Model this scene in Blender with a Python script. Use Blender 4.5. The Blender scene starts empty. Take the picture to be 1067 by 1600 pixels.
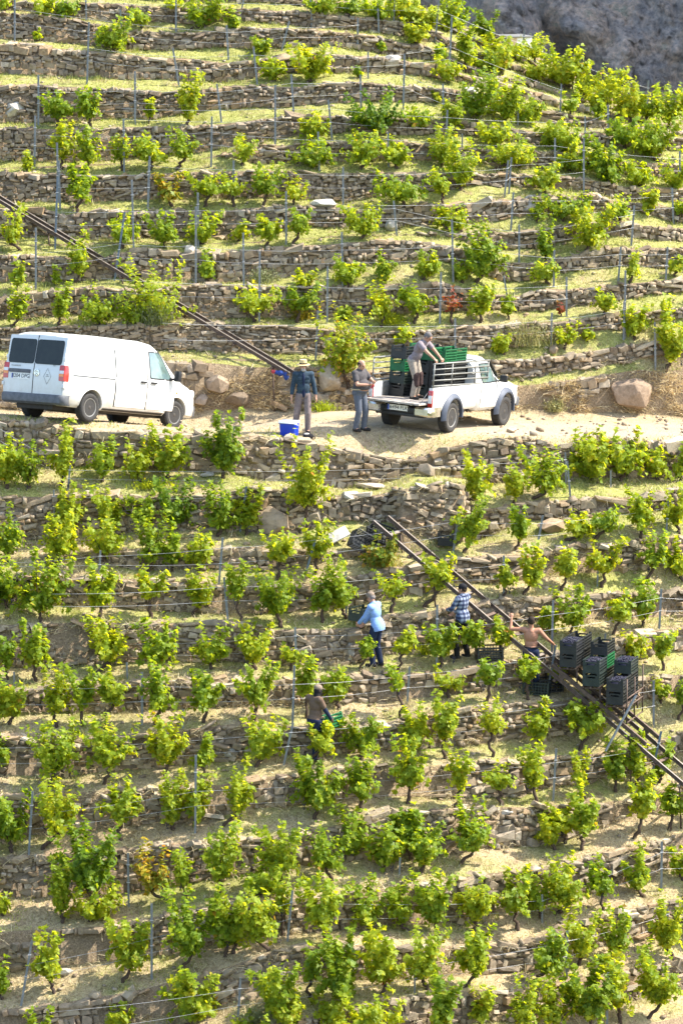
import bpy, bmesh, math, random
import numpy as np
from mathutils import Vector, Matrix, Euler, noise as mnoise
from mathutils.bvhtree import BVHTree

SC = bpy.context.scene
COL = SC.collection
rnd = random.Random(7)
RNG = np.random.default_rng(11)

# ------------------------------------------------------------------ camera, sky, sun, exposure
PITCH = math.radians(10.0)
FPX, CX, CY = 7000.0, 533.5, 800.0          # focal length in pixels of the 1067 x 1600 photograph
CAM = Vector((0.0, -100.0, 100.0 * math.tan(PITCH)))
cam_d = bpy.data.cameras.new("camera")
cam = bpy.data.objects.new("camera", cam_d)
COL.objects.link(cam)
cam.location = CAM
cam.rotation_euler = (math.radians(90) - PITCH, 0, 0)
cam_d.sensor_fit = 'HORIZONTAL'
cam_d.sensor_width = 36.0
cam_d.lens = FPX / 1067.0 * 36.0
cam_d.clip_start = 1.0
cam_d.clip_end = 5000.0
cam_d.dof.use_dof = True
cam_d.dof.focus_distance = 103.0
cam_d.dof.aperture_fstop = 8.0
SC.camera = cam

SUN_EL = math.radians(50.0)
SUN_AZ = math.radians(84.0)                 # from +Y (away from the camera) towards +X (right)
world = bpy.data.worlds.new("World")
SC.world = world
world.use_nodes = True
wn = world.node_tree
bg = wn.nodes["Background"]
sky = wn.nodes.new("ShaderNodeTexSky")
sky.sky_type = 'NISHITA'
sky.sun_disc = False
sky.sun_elevation = SUN_EL
sky.sun_rotation = SUN_AZ
sky.air_density = 1.0
sky.dust_density = 1.5
wn.links.new(sky.outputs[0], bg.inputs[0])
bg.inputs[1].default_value = 0.15
sun_d = bpy.data.lights.new("sun", 'SUN')
sun_d.energy = 3.3
sun_d.angle = math.radians(0.5)
sun_d.color = (1.0, 0.965, 0.91)
sun = bpy.data.objects.new("sun", sun_d)
COL.objects.link(sun)
SUN_DIR = Vector((math.cos(SUN_EL) * math.sin(SUN_AZ), math.cos(SUN_EL) * math.cos(SUN_AZ), math.sin(SUN_EL)))
sun.rotation_euler = SUN_DIR.to_track_quat('Z', 'Y').to_euler()
sun.location = (30, 30, 60)
SC.view_settings.view_transform = 'Standard'
SC.view_settings.look = 'None'
SC.view_settings.exposure = 1.88
SC.view_settings.gamma = 1.0
SC.view_settings.use_white_balance = True
SC.view_settings.white_balance_temperature = 6650
SC.view_settings.white_balance_tint = 8
SC.cycles.max_bounces = 8
SC.cycles.transparent_max_bounces = 8
SC.cycles.use_denoising = True

# ------------------------------------------------------------------ helpers
def tag(o, label=None, cat=None, group=None, kind=None):
    if label: o["label"] = label
    if cat: o["category"] = cat
    if group: o["group"] = group
    if kind: o["kind"] = kind
    return o

def empty(name, loc=(0, 0, 0), rz=0.0, label=None, cat=None, group=None):
    o = bpy.data.objects.new(name, None)
    COL.objects.link(o)
    o.location = loc
    o.rotation_euler = (0, 0, rz)
    o.empty_display_size = 0.1
    return tag(o, label, cat, group)

def link_mesh(name, me, mats, parent=None):
    o = bpy.data.objects.new(name, me)
    COL.objects.link(o)
    if mats is not None:
        for m in (mats if isinstance(mats, (list, tuple)) else [mats]):
            me.materials.append(m)
    if parent is not None: o.parent = parent
    return o

def smooth(me, ang=None):
    me.polygons.foreach_set("use_smooth", [True] * len(me.polygons))
    if ang is not None:
        me.set_sharp_from_angle(angle=math.radians(ang))

def bm_obj(name, bm, mats, parent=None, ang=None):
    bmesh.ops.recalc_face_normals(bm, faces=bm.faces)
    me = bpy.data.meshes.new(name)
    bm.to_mesh(me); bm.free()
    if ang is not None: smooth(me, ang)
    return link_mesh(name, me, mats, parent)

def np_mesh(name, verts, faces, mat_idx=None):
    """faces: (n,3) or (n,4) int array"""
    verts = np.asarray(verts, dtype=np.float32); faces = np.asarray(faces, dtype=np.int32)
    me = bpy.data.meshes.new(name)
    k = faces.shape[1]
    me.vertices.add(len(verts)); me.vertices.foreach_set("co", verts.ravel())
    me.loops.add(faces.size); me.loops.foreach_set("vertex_index", faces.ravel())
    me.polygons.add(len(faces))
    me.polygons.foreach_set("loop_start", np.arange(0, faces.size, k, dtype=np.int32))
    if mat_idx is not None: me.polygons.foreach_set("material_index", np.asarray(mat_idx, dtype=np.int32))
    me.update(calc_edges=True)
    return me

def box(bm, c, s, rot=None, bev=0.0, mi=0):
    ret = bmesh.ops.create_cube(bm, size=1.0)
    vs = ret["verts"]
    M = Matrix.Translation(c) @ (rot.to_4x4() if rot is not None else Matrix.Identity(4)) @ Matrix.Diagonal((s[0], s[1], s[2], 1))
    bmesh.ops.transform(bm, matrix=M, verts=vs)
    fs = {f for v in vs for f in v.link_faces}
    if bev > 0:
        es = {e for f in fs for e in f.edges}
        r = bmesh.ops.bevel(bm, geom=list(es), offset=bev, segments=2, affect='EDGES', profile=0.6)
        fs = set(r["faces"]) | {f for f in fs if f.is_valid}
    for f in fs:
        if f.is_valid: f.material_index = mi
    return fs

def frame_from(d):
    d = Vector(d).normalized()
    a = Vector((0, 0, 1)) if abs(d.z) < 0.9 else Vector((1, 0, 0))
    u = d.cross(a).normalized(); v = d.cross(u).normalized()
    return u, v, d

def tube(bm, pts, rad, n=6, cap=True, mi=0):
    pts = [Vector(p) for p in pts]
    if not isinstance(rad, (list, tuple)): rad = [rad] * len(pts)
    rings = []
    for i, p in enumerate(pts):
        d = (pts[min(i + 1, len(pts) - 1)] - pts[max(i - 1, 0)])
        if i == 0: u, v, _ = frame_from(d)
        else:
            dn = d.normalized()
            u = (u - dn * u.dot(dn)).normalized(); v = dn.cross(u)
        rings.append([bm.verts.new(p + (u * math.cos(2 * math.pi * j / n) + v * math.sin(2 * math.pi * j / n)) * rad[i]) for j in range(n)])
    for a, b in zip(rings, rings[1:]):
        for j in range(n):
            f = bm.faces.new((a[j], a[(j + 1) % n], b[(j + 1) % n], b[j])); f.material_index = mi; f.smooth = True
    if cap:
        f = bm.faces.new(rings[0][::-1]); f.material_index = mi
        f = bm.faces.new(rings[-1]); f.material_index = mi
    return rings

def lathe(bm, prof, axis_mat, n=24, mi=0):
    """prof: list of (radius, height) turned round local Z, placed by axis_mat"""
    rings = []
    for r, h in prof:
        rings.append([bm.verts.new(axis_mat @ Vector((r * math.cos(2 * math.pi * j / n), r * math.sin(2 * math.pi * j / n), h))) for j in range(n)])
    for a, b in zip(rings, rings[1:]):
        for j in range(n):
            f = bm.faces.new((a[j], a[(j + 1) % n], b[(j + 1) % n], b[j])); f.material_index = mi
    if prof[0][0] > 1e-4: bm.faces.new(rings[0][::-1]).material_index = mi
    if prof[-1][0] > 1e-4: bm.faces.new(rings[-1]).material_index = mi

def eval_mesh(me, mods):
    """apply modifiers in a scratch scene, so the big scene is not re-evaluated"""
    tmp = bpy.data.scenes.new("scratch")
    o = bpy.data.objects.new("scratch", me); tmp.collection.objects.link(o)
    extra = []
    for m in mods: m(o, tmp, extra)
    vl = tmp.view_layers[0]; vl.update()
    out = bpy.data.meshes.new_from_object(o.evaluated_get(vl.depsgraph))
    bpy.data.objects.remove(o)
    for e in extra: bpy.data.objects.remove(e)
    bpy.data.scenes.remove(tmp)
    return out

# ------------------------------------------------------------------ materials
def new_mat(name):
    m = bpy.data.materials.new(name); m.use_nodes = True
    nt = m.node_tree
    return m, nt, nt.nodes["Principled BSDF"]

def noise_node(nt, scale, detail=4.0, rough=0.6, coord="Object", vec=None):
    n = nt.nodes.new("ShaderNodeTexNoise")
    n.inputs["Scale"].default_value = scale; n.inputs["Detail"].default_value = detail; n.inputs["Roughness"].default_value = rough
    if vec is None:
        tc = nt.nodes.new("ShaderNodeTexCoord"); nt.links.new(tc.outputs[coord], n.inputs["Vector"])
    else: nt.links.new(vec, n.inputs["Vector"])
    return n

def ramp(nt, fac, stops, interp='LINEAR'):
    r = nt.nodes.new("ShaderNodeValToRGB"); r.color_ramp.interpolation = interp
    el = r.color_ramp.elements
    while len(el) < len(stops): el.new(0.5)
    for e, (p, c) in zip(el, stops):
        e.position = p; e.color = (c[0], c[1], c[2], 1)
    nt.links.new(fac, r.inputs[0])
    return r

def mix(nt, fac, a, b, mode='MIX'):
    m = nt.nodes.new("ShaderNodeMix"); m.data_type = 'RGBA'; m.blend_type = mode
    if isinstance(fac, (int, float)): m.inputs[0].default_value = fac
    else: nt.links.new(fac, m.inputs[0])
    for sock, v in ((m.inputs[6], a), (m.inputs[7], b)):
        if isinstance(v, (tuple, list)): sock.default_value = (v[0], v[1], v[2], 1)
        else: nt.links.new(v, sock)
    return m.outputs[2]

def bump(nt, bsdf, height, strength=0.5, dist=0.02):
    b = nt.nodes.new("ShaderNodeBump"); b.inputs["Strength"].default_value = strength; b.inputs["Distance"].default_value = dist
    nt.links.new(height, b.inputs["Height"]); nt.links.new(b.outputs[0], bsdf.inputs["Normal"])

def plain(name, col, rough=0.6, metal=0.0, var=0.25, scale=14.0, spec=0.4, bumps=0.0, coat=0.0):
    m, nt, b = new_mat(name)
    n = noise_node(nt, scale)
    dark = tuple(c * (1 - var) for c in col); lite = tuple(min(1, c * (1 + var * 0.6)) for c in col)
    r = ramp(nt, n.outputs[0], [(0.3, dark), (0.7, lite)])
    nt.links.new(r.outputs[0], b.inputs["Base Color"])
    b.inputs["Roughness"].default_value = rough; b.inputs["Metallic"].default_value = metal
    b.inputs["Specular IOR Level"].default_value = spec
    b.inputs["Coat Weight"].default_value = coat
    if bumps: bump(nt, b, n.outputs[0], bumps, 0.01)
    return m

def stone_material(name, island=False):
    m, nt, b = new_mat(name)
    if island:
        g = nt.nodes.new("ShaderNodeNewGeometry"); rv = g.outputs["Random Per Island"]
    else:
        g = nt.nodes.new("ShaderNodeObjectInfo"); rv = g.outputs["Random"]
    base = ramp(nt, rv, [(0.0, (0.17, 0.125, 0.085)), (0.2, (0.29, 0.225, 0.15)), (0.4, (0.24, 0.19, 0.135)), (0.58, (0.37, 0.30, 0.21)),
                         (0.74, (0.31, 0.21, 0.12)), (0.87, (0.45, 0.375, 0.28)), (1.0, (0.22, 0.175, 0.13))])
    geo = nt.nodes.new("ShaderNodeNewGeometry")
    n1 = noise_node(nt, 7.0, 6.0, 0.65, vec=geo.outputs["Position"])
    n2 = noise_node(nt, 38.0, 4.0, 0.6, vec=geo.outputs["Position"])
    c = mix(nt, 0.8, base.outputs[0], ramp(nt, n1.outputs[0], [(0.25, (0.45, 0.42, 0.38)), (0.55, (1.0, 0.98, 0.95)), (0.8, (1.35, 1.28, 1.15))]).outputs[0], 'MULTIPLY')
    lich = ramp(nt, n2.outputs[0], [(0.60, (0, 0, 0)), (0.74, (0.5, 0.5, 0.5))])
    c = mix(nt, lich.outputs[0], c, (0.44, 0.41, 0.34))
    nt.links.new(c, b.inputs["Base Color"])
    b.inputs["Roughness"].default_value = 0.9; b.inputs["Specular IOR Level"].default_value = 0.2
    bump(nt, b, n2.outputs[0], 0.7, 0.02)
    return m

def ground_material(name, road=False):
    m, nt, b = new_mat(name)
    geo = nt.nodes.new("ShaderNodeNewGeometry"); pos = geo.outputs["Position"]
    big = noise_node(nt, 0.55, 4.0, 0.6, vec=pos)
    mid = noise_node(nt, 2.6, 5.0, 0.65, vec=pos)
    fine = noise_node(nt, 26.0, 5.0, 0.7, vec=pos)
    straw = ramp(nt, fine.outputs[0], [(0.28, (0.17, 0.12, 0.07)), (0.5, (0.37, 0.285, 0.165)), (0.72, (0.57, 0.465, 0.29))])
    grass = ramp(nt, fine.outputs[0], [(0.28, (0.12, 0.13, 0.035)), (0.5, (0.28, 0.28, 0.085)), (0.72, (0.44, 0.42, 0.17))])
    dirt = ramp(nt, mid.outputs[0], [(0.3, (0.15, 0.10, 0.06)), (0.7, (0.28, 0.20, 0.125))])
    m8 = noise_node(nt, 8.5, 4.0, 0.7, vec=pos)
    sep = nt.nodes.new("ShaderNodeSeparateXYZ"); nt.links.new(pos, sep.inputs[0])
    # greener uphill
    mr = nt.nodes.new("ShaderNodeMapRange"); nt.links.new(sep.outputs[2], mr.inputs[0])
    mr.inputs[1].default_value = -10; mr.inputs[2].default_value = 12; mr.inputs[3].default_value = -0.10; mr.inputs[4].default_value = 0.24
    ad = nt.nodes.new("ShaderNodeMath"); ad.operation = 'ADD'; nt.links.new(big.outputs[0], ad.inputs[0]); nt.links.new(mr.outputs[0], ad.inputs[1])
    gf = ramp(nt, ad.outputs[0], [(0.38, (0, 0, 0)), (0.58, (1, 1, 1))])
    if road: c = mix(nt, ramp(nt, big.outputs[0], [(0.55, (0, 0, 0)), (0.75, (0.4, 0.4, 0.4))]).outputs[0], straw.outputs[0], grass.outputs[0])
    else: c = mix(nt, gf.outputs[0], straw.outputs[0], grass.outputs[0])
    df = ramp(nt, mid.outputs[0], [(0.55, (0, 0, 0)), (0.68, (0.75, 0.75, 0.75))])
    c = mix(nt, df.outputs[0], c, dirt.outputs[0])
    c = mix(nt, 0.75, c, ramp(nt, m8.outputs[0], [(0.28, (0.42, 0.38, 0.32)), (0.5, (0.95, 0.93, 0.9)), (0.72, (1.25, 1.22, 1.15))]).outputs[0], 'MULTIPLY')
    # bare earth on the steep faces
    sn = nt.nodes.new("ShaderNodeSeparateXYZ"); nt.links.new(geo.outputs["True Normal"], sn.inputs[0])
    st = ramp(nt, sn.outputs[2], [(0.15, (1, 1, 1)), (0.4, (0, 0, 0))] if road else [(0.35, (1, 1, 1)), (0.72, (0, 0, 0))])
    bank = ramp(nt, fine.outputs[0], [(0.3, (0.12, 0.085, 0.05)), (0.55, (0.27, 0.195, 0.12)), (0.75, (0.44, 0.34, 0.21))])
    c = mix(nt, st.outputs[0], c, bank.outputs[0])
    if road:
        at = nt.nodes.new("ShaderNodeAttribute"); at.attribute_name = "track"
        tr = ramp(nt, fine.outputs[0], [(0.3, (0.29, 0.225, 0.15)), (0.7, (0.44, 0.36, 0.265))])
        mm = nt.nodes.new("ShaderNodeMath"); mm.operation = 'MULTIPLY'; nt.links.new(at.outputs["Fac"], mm.inputs[0])
        r2 = ramp(nt, mid.outputs[0], [(0.2, (0.55, 0.55, 0.55)), (0.6, (1, 1, 1))]); nt.links.new(r2.outputs[0], mm.inputs[1])
        c = mix(nt, mm.outputs[0], c, tr.outputs[0])
    nt.links.new(c, b.inputs["Base Color"])
    b.inputs["Roughness"].default_value = 0.95; b.inputs["Specular IOR Level"].default_value = 0.1
    bump(nt, b, fine.outputs[0], 0.8, 0.04)
    return m

def foliage_material(name, stops, trans=0.45, island=True, spec=0.25, tcol=None):
    m, nt, b = new_mat(name)
    g = nt.nodes.new("ShaderNodeNewGeometry"); oi = nt.nodes.new("ShaderNodeObjectInfo")
    r = ramp(nt, g.outputs["Random Per Island"], stops)
    ov = ramp(nt, oi.outputs["Random"], [(0.0, (0.70, 0.80, 0.8)), (0.5, (1, 1, 1)), (1.0, (1.14, 1.07, 0.95))])
    c = mix(nt, 1.0, r.outputs[0], ov.outputs[0], 'MULTIPLY')
    nt.links.new(c, b.inputs["Base Color"])
    b.inputs["Roughness"].default_value = 0.5; b.inputs["Specular IOR Level"].default_value = spec
    t = nt.nodes.new("ShaderNodeBsdfTranslucent")
    tc = mix(nt, 1.0, c, tcol or (2.8, 2.2, 0.85), 'MULTIPLY')
    nt.links.new(tc, t.inputs[0])
    ms = nt.nodes.new("ShaderNodeMixShader"); ms.inputs[0].default_value = trans
    nt.links.new(b.outputs[0], ms.inputs[1]); nt.links.new(t.outputs[0], ms.inputs[2])
    nt.links.new(ms.outputs[0], nt.nodes["Material Output"].inputs["Surface"])
    return m

M = {}
M["stone"] = stone_material("wall_stone"); M["rubble"] = stone_material("wall_rubble", True)
M["ground"] = ground_material("straw_ground"); M["road"] = ground_material("dirt_road", True)
M["leaf"] = foliage_material("vine_leaf", [(0.0, (0.130, 0.200, 0.014)), (0.35, (0.180, 0.26, 0.017)), (0.7, (0.228, 0.298, 0.022)), (0.96, (0.265, 0.325, 0.026)), (1.0, (0.33, 0.32, 0.03))], 0.55)
M["leaf_dark"] = foliage_material("vine_leaf_dark", [(0.0, (0.075, 0.14, 0.010)), (0.5, (0.125, 0.20, 0.012)), (0.95, (0.19, 0.26, 0.016)), (1.0, (0.24, 0.27, 0.02))], 0.5)
M["leaf_yellow"] = foliage_material("vine_leaf_yellow", [(0.0, (0.14, 0.20, 0.02)), (0.5, (0.27, 0.27, 0.03)), (0.85, (0.38, 0.30, 0.03)), (1.0, (0.42, 0.17, 0.02))], tcol=(1.7, 1.5, 0.7))
M["leaf_red"] = foliage_material("vine_leaf_red", [(0.0, (0.15, 0.03, 0.015)), (0.5, (0.22, 0.055, 0.022)), (0.8, (0.26, 0.12, 0.03)), (1.0, (0.2, 0.2, 0.03))], tcol=(1.6, 1.2, 0.8))
M["weed"] = foliage_material("weed_leaf", [(0.0, (0.13, 0.15, 0.06)), (0.6, (0.24, 0.25, 0.11)), (1.0, (0.36, 0.33, 0.17))], 0.3, tcol=(1.5, 1.4, 0.9))
M["grass"] = foliage_material("green_grass_blade", [(0.0, (0.17, 0.20, 0.04)), (0.5, (0.31, 0.325, 0.085)), (1.0, (0.48, 0.45, 0.17))], 0.35, tcol=(1.5, 1.4, 0.7))
M["straw"] = foliage_material("dry_straw_blade", [(0.0, (0.26, 0.18, 0.085)), (0.5, (0.50, 0.385, 0.21)), (1.0, (0.72, 0.60, 0.38))], 0.25, tcol=(1.2, 1.15, 0.9))
M["bark"] = plain("vine_bark", (0.085, 0.058, 0.042), 0.95, var=0.55, scale=40, spec=0.1, bumps=0.8)
M["cane"] = plain("vine_cane", (0.22, 0.17, 0.07), 0.8)
M["post"] = plain("galvanised_post", (0.20, 0.208, 0.205), 0.65, 0.2, var=0.3, scale=9)
M["post_blue"] = plain("blue_grey_post", (0.13, 0.165, 0.20), 0.55, 0.25, var=0.25, scale=9)
M["wire"] = plain("trellis_wire", (0.52, 0.51, 0.50), 0.45, 0.5)
# ------------------------------------------------------------------ hillside: terrace lines traced on the photograph, given their own depth
def ray(px, py):
    dx = (px - CX) / FPX; dz = -(py - CY) / FPX
    return Vector((dx, math.cos(PITCH) + dz * math.sin(PITCH), -math.sin(PITCH) + dz * math.cos(PITCH)))

def PT(px, py, Y):
    """numpy: points at depth Y seen at photograph pixel px, py"""
    px = np.asarray(px, float); py = np.asarray(py, float); Y = np.asarray(Y, float)
    dx = (px - CX) / FPX; dz = -(py - CY) / FPX
    ry = math.cos(PITCH) + dz * math.sin(PITCH); rz = -math.sin(PITCH) + dz * math.cos(PITCH)
    t = (Y - CAM.y) / ry
    return np.stack([dx * t, CAM.y + t * ry, CAM.z + t * rz], -1)

# (x, top of wall, bottom of wall), uppermost terrace first; one list per terrace wall
LINES = [
 ("above", 13, [(0,-75,-50),(300,-62,-45),(480,-40,-28),(640,2,5),(700,28,31),(760,56,60),(850,94,98),(950,144,147),(1067,172,175)]),
 ("above", 12, [(0,-25,-8),(300,-14,0),(430,-8,4),(560,5,14),(640,20,29),(700,38,47),(760,68,74),(850,105,109),(950,153,156),(1067,183,186)]),
 ("above", 11, [(0,3,14),(60,3,17),(130,3,30),(200,6,33),(300,12,36),(350,10,30),(430,14,36),(520,23,44),(590,27,50),(640,38,57),(680,50,66),(740,78,90),(800,100,107),(850,118,123),(950,160,163),(1067,188,191)]),
 ("above", 10, [(0,19,60),(70,22,63),(140,34,70),(200,49,75),(300,51,77),(360,43,74),(430,42,74),(520,48,69),(586,56,81),(620,64,91),(670,73,93),(720,96,110),(780,116,126),(849,133,140),(950,167,171),(1067,193,196)]),
 ("above", 9, [(0,68,113),(44,69,115),(101,77,118),(186,81,122),(236,89,123),(287,91,125),(360,98,127),(420,90,118),(490,83,111),(596,87,112),(637,98,115),(704,103,125),(740,116,134),(800,132,148),(849,148,164),(950,176,184),(1067,199,203)]),
 ("above", 8, [(0,130,190),(50,132,192),(118,135,188),(169,137,184),(236,142,185),(280,146,178),(320,137,170),(360,136,168),(417,133,168),(485,134,163),(525,127,160),(586,130,157),(637,133,158),(707,137,158),(750,145,165),(849,170,190),(916,183,198),(1000,198,206),(1067,206,212)]),
 ("above", 7, [(0,199,253),(101,202,252),(169,199,250),(304,196,238),(360,192,228),(417,184,216),(485,179,209),(540,182,206),(630,184,209),(687,189,209),(770,196,214),(850,207,225),(930,206,226),(1000,211,228),(1067,216,232)]),
 ("above", 6, [(0,262,263),(300,250,251),(360,238,243),(400,227,256),(465,225,255),(550,220,250),(640,222,248),(707,229,247),(785,233,260),(860,236,262),(930,242,262),(977,250,272),(1067,257,278)]),
 ("above", 5, [(0,272,316),(50,270,314),(101,275,314),(152,274,314),(236,270,311),(304,268,308),(404,266,307),(475,270,311),(535,270,314),(586,270,307),(637,268,300),(690,268,296),(751,271,288),(790,270,291),(850,273,293),(900,278,296),(977,291,315),(1067,292,315)]),
 ("above", 4, [(0,326,372),(60,325,368),(101,336,370),(152,330,375),(287,328,370),(350,330,372),(400,324,366),(468,321,355),(519,324,355),(559,328,352),(613,321,355),(710,316,348),(774,313,346),(808,310,336),(859,305,330),(896,307,330),(943,304,328),(987,304,325),(1044,322,345),(1067,325,347)]),
 ("above", 3, [(0,383,384),(220,378,379),(360,380,381),(451,374,375),(552,366,367),(640,366,367),(700,364,368),(758,361,385),(800,361,389),(842,360,386),(892,348,374),(967,345,368),(1004,352,374),(1067,356,378)]),
 ("above", 2, [(0,398,440),(85,399,440),(145,405,440),(190,394,430),(220,386,432),(270,394,440),(360,394,441),(400,388,437),(451,383,432),(502,382,420),(552,378,414),(600,375,410),(637,377,406),(687,381,405),(740,397,425),(791,412,440),(835,410,437),(882,402,425),(943,388,416),(1000,385,416),(1067,388,420)]),
 ("above", 1, [(0,463,498),(140,447,490),(220,452,495),(300,445,498),(360,446,497),(450,447,497),(520,448,494),(560,446,492),(620,442,490),(690,440,486),(775,464,484),(808,462,485),(850,450,484),(896,452,480),(960,444,468),(1010,440,460),(1067,436,455)]),
 ("above", 0, [(0,512,548),(200,508,546),(300,505,545),(400,507,553),(500,512,553),(560,518,550),(620,520,550),(722,510,546),(803,507,540),(879,500,525),(1000,488,508),(1067,482,497)]),
 ("above", -1, [(0,556,557),(300,560,561),(640,564,566),(720,562,580),(764,562,592),(834,560,588),(930,548,574),(1014,535,558),(1067,530,553)]),
 ("bank", 0, [(0,563,638),(250,567,646),(320,566,640),(400,573,638),(520,574,641),(640,588,640),(760,606,638),(830,602,640),(900,592,643),(1000,578,646),(1067,584,650)]),
 ("below", 0, [(0,657,726),(67,660,727),(135,672,728),(200,674,729),(287,677,735),(320,680,738),(370,684,740),(400,681,750),(451,687,752),(502,697,758),(535,702,764),(586,711,758),(620,716,748),(643,720,738),(674,707,738),(710,696,745),(751,688,750),(791,685,755),(835,685,750),(869,695,745),(909,688,745),(1000,690,748),(1067,690,745)]),
 ("below", 1, [(0,778,846),(67,776,842),(150,772,835),(250,775,830),(320,776,826),(390,762,832),(468,768,834),(500,782,820),(546,770,812),(586,773,815),(613,768,815),(670,758,842),(710,757,846),(722,760,846),(736,793,846),(768,795,835),(808,786,815),(896,780,812),(926,776,804),(977,776,802),(1067,763,792)]),
 ("below", 2, [(0,872,873),(100,868,870),(202,858,888),(270,857,890),(360,856,890),(417,856,888),(460,858,884),(520,862,872),(640,862,863),(707,858,859),(845,838,839),(1067,812,813)]),
 ("below", 3, [(0,898,944),(130,900,945),(260,908,955),(360,915,962),(440,912,957),(500,912,950),(560,900,945),(620,884,932),(680,880,925),(707,870,912),(775,868,910),(845,866,900),(896,850,895),(977,846,893),(1067,836,872)]),
 ("below", 4, [(0,976,1042),(135,973,1040),(200,975,1034),(300,974,1033),(360,968,1034),(430,985,1040),(500,985,1040),(560,980,1038),(603,960,1022),(670,957,1018),(720,945,1008),(760,938,990),(801,932,970),(870,932,966),(896,930,968),(987,928,968),(1050,920,962),(1100,915,955)]),
 ("below", 5, [(0,1080,1115),(50,1079,1112),(135,1072,1112),(200,1066,1110),(280,1062,1106),(350,1063,1102),(430,1062,1105),(540,1056,1098),(600,1054,1096),(677,1052,1090),(720,1044,1084),(770,1034,1075),(830,1030,1070),(900,1010,1055),(960,1000,1040),(1040,984,1018),(1067,982,1016)]),
 ("below", 6, [(0,1150,1212),(100,1150,1212),(202,1147,1202),(294,1140,1192),(360,1132,1188),(434,1135,1182),(500,1135,1182),(560,1136,1176),(620,1125,1172),(680,1112,1168),(717,1106,1165),(798,1099,1155),(850,1098,1150),(892,1095,1148),(950,1075,1120),(1010,1058,1092),(1067,1055,1090)]),
 ("below", 7, [(0,1242,1312),(121,1238,1300),(200,1232,1292),(340,1228,1278),(384,1218,1264),(465,1210,1258),(546,1198,1248),(620,1196,1245),(680,1198,1248),(741,1190,1248),(808,1188,1245),(852,1182,1232),(920,1180,1222),(985,1168,1205),(1067,1145,1175)]),
 ("below", 8, [(0,1340,1402),(78,1335,1402),(160,1330,1400),(263,1318,1385),(304,1316,1378),(384,1310,1365),(424,1306,1358),(540,1288,1345),(600,1270,1340),(710,1264,1335),(758,1262,1325),(830,1262,1325),(876,1258,1315),(933,1256,1295),(977,1252,1282),(1040,1235,1265),(1067,1228,1258)]),
 ("below", 9, [(0,1458,1518),(84,1452,1510),(186,1445,1500),(270,1428,1490),(350,1412,1475),(424,1405,1465),(478,1400,1458),(560,1395,1450),(640,1385,1445),(720,1372,1442),(780,1362,1430),(832,1358,1420),(900,1345,1400),(950,1330,1385),(1010,1322,1372),(1067,1300,1350)]),
 ("below", 10, [(0,1580,1635),(100,1568,1620),(200,1550,1600),(300,1530,1585),(380,1502,1560),(441,1482,1540),(510,1478,1530),(560,1478,1530),(640,1480,1530),(710,1478,1525),(774,1475,1520),(835,1468,1515),(889,1440,1490),(960,1425,1475),(1067,1405,1455)]),
 ("below", 11, [(0,1680,1740),(300,1630,1690),(450,1600,1650),(600,1560,1610),(707,1550,1600),(800,1548,1595),(900,1530,1580),(1000,1510,1560),(1067,1500,1545)]),
 ("below", 12, [(0,1780,1840),(300,1730,1790),(600,1660,1710),(800,1640,1690),(1067,1590,1640)]),
 ("below", 13, [(0,1880,1940),(300,1830,1890),(600,1760,1810),(800,1730,1780),(1067,1680,1730)]),
]
NL = len(LINES)
K_BANK = next(i for i, l in enumerate(LINES) if l[0] == "bank")
K_ROADWALL = K_BANK + 1
PXS = np.concatenate([np.arange(-520, -80, 20), np.arange(-80, 1150, 7), np.arange(1150, 1640, 20)]).astype(float)
NX = len(PXS)

def wob(k, xs, amp, f):
    return np.array([amp * (mnoise.noise(Vector((x * f, k * 7.31, 0.0))) + 0.6 * mnoise.noise(Vector((x * f * 3.1, k * 7.31, 5.0)))) for x in xs])

TOP = np.zeros((NL, NX)); BOT = np.zeros((NL, NX)); HGT = np.zeros((NL, NX))
for k, (_, _, pts) in enumerate(LINES):
    a = np.array(pts, float)
    t = np.interp(PXS, a[:, 0], a[:, 1]); b = np.interp(PXS, a[:, 0], a[:, 2])
    # beyond the frame the lines keep a gentle version of their slope
    sl = 0.12 if k > K_ROADWALL else -0.04
    ext = np.clip(PXS - a[-1, 0], 0, 600) * (-sl) + np.clip(-PXS, 0, 600) * 0.05
    t += ext; b += ext
    HGT[k] = b - t
    TOP[k] = t + wob(k, PXS, 2.2, 0.012) * np.clip((b - t) / 20, 0.15, 1); BOT[k] = b + wob(k + 50, PXS, 2.4, 0.014)
for k in range(NL):
    if k: TOP[k] = np.maximum(TOP[k], BOT[k - 1] + 2.5)
    BOT[k] = np.maximum(BOT[k], TOP[k] + 0.6)

YW = np.zeros(NL)                            # depth of the wall foot of each line at the left half
def tread_depth(k_up, k_lo, Yref, cols):
    dy = float(np.mean([np.interp(c, PXS, TOP[k_lo]) - np.interp(c, PXS, BOT[k_up]) for c in cols]))
    ym = float(np.mean([np.interp(c, PXS, TOP[k_lo]) for c in cols]))
    if k_up == K_BANK: return 5.6
    phi = PITCH + (ym - CY) / FPX
    s = FPX / (100 + Yref)
    rho = math.radians(1.0 if k_up == K_BANK else 12.0)
    d = dy / s / (math.sin(phi) + math.tan(rho) * math.cos(phi))
    return max(0.25, min(4.2 if k_up == K_BANK else 2.2, d))
CU, CLW = [40, 150, 260, 370, 480, 590], [60, 200, 340, 480, 620, 760, 900]
YW[K_ROADWALL] = 5.0
for k in range(K_ROADWALL - 1, -1, -1):
    YW[k] = YW[k + 1] + 0.06 + tread_depth(k, k + 1, YW[k + 1], CU if k < K_BANK else [100, 250, 400, 550, 700, 850])
for k in range(K_ROADWALL + 1, NL):
    YW[k] = YW[k - 1] - 0.06 - tread_depth(k - 1, k, YW[k - 1], CLW)

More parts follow.
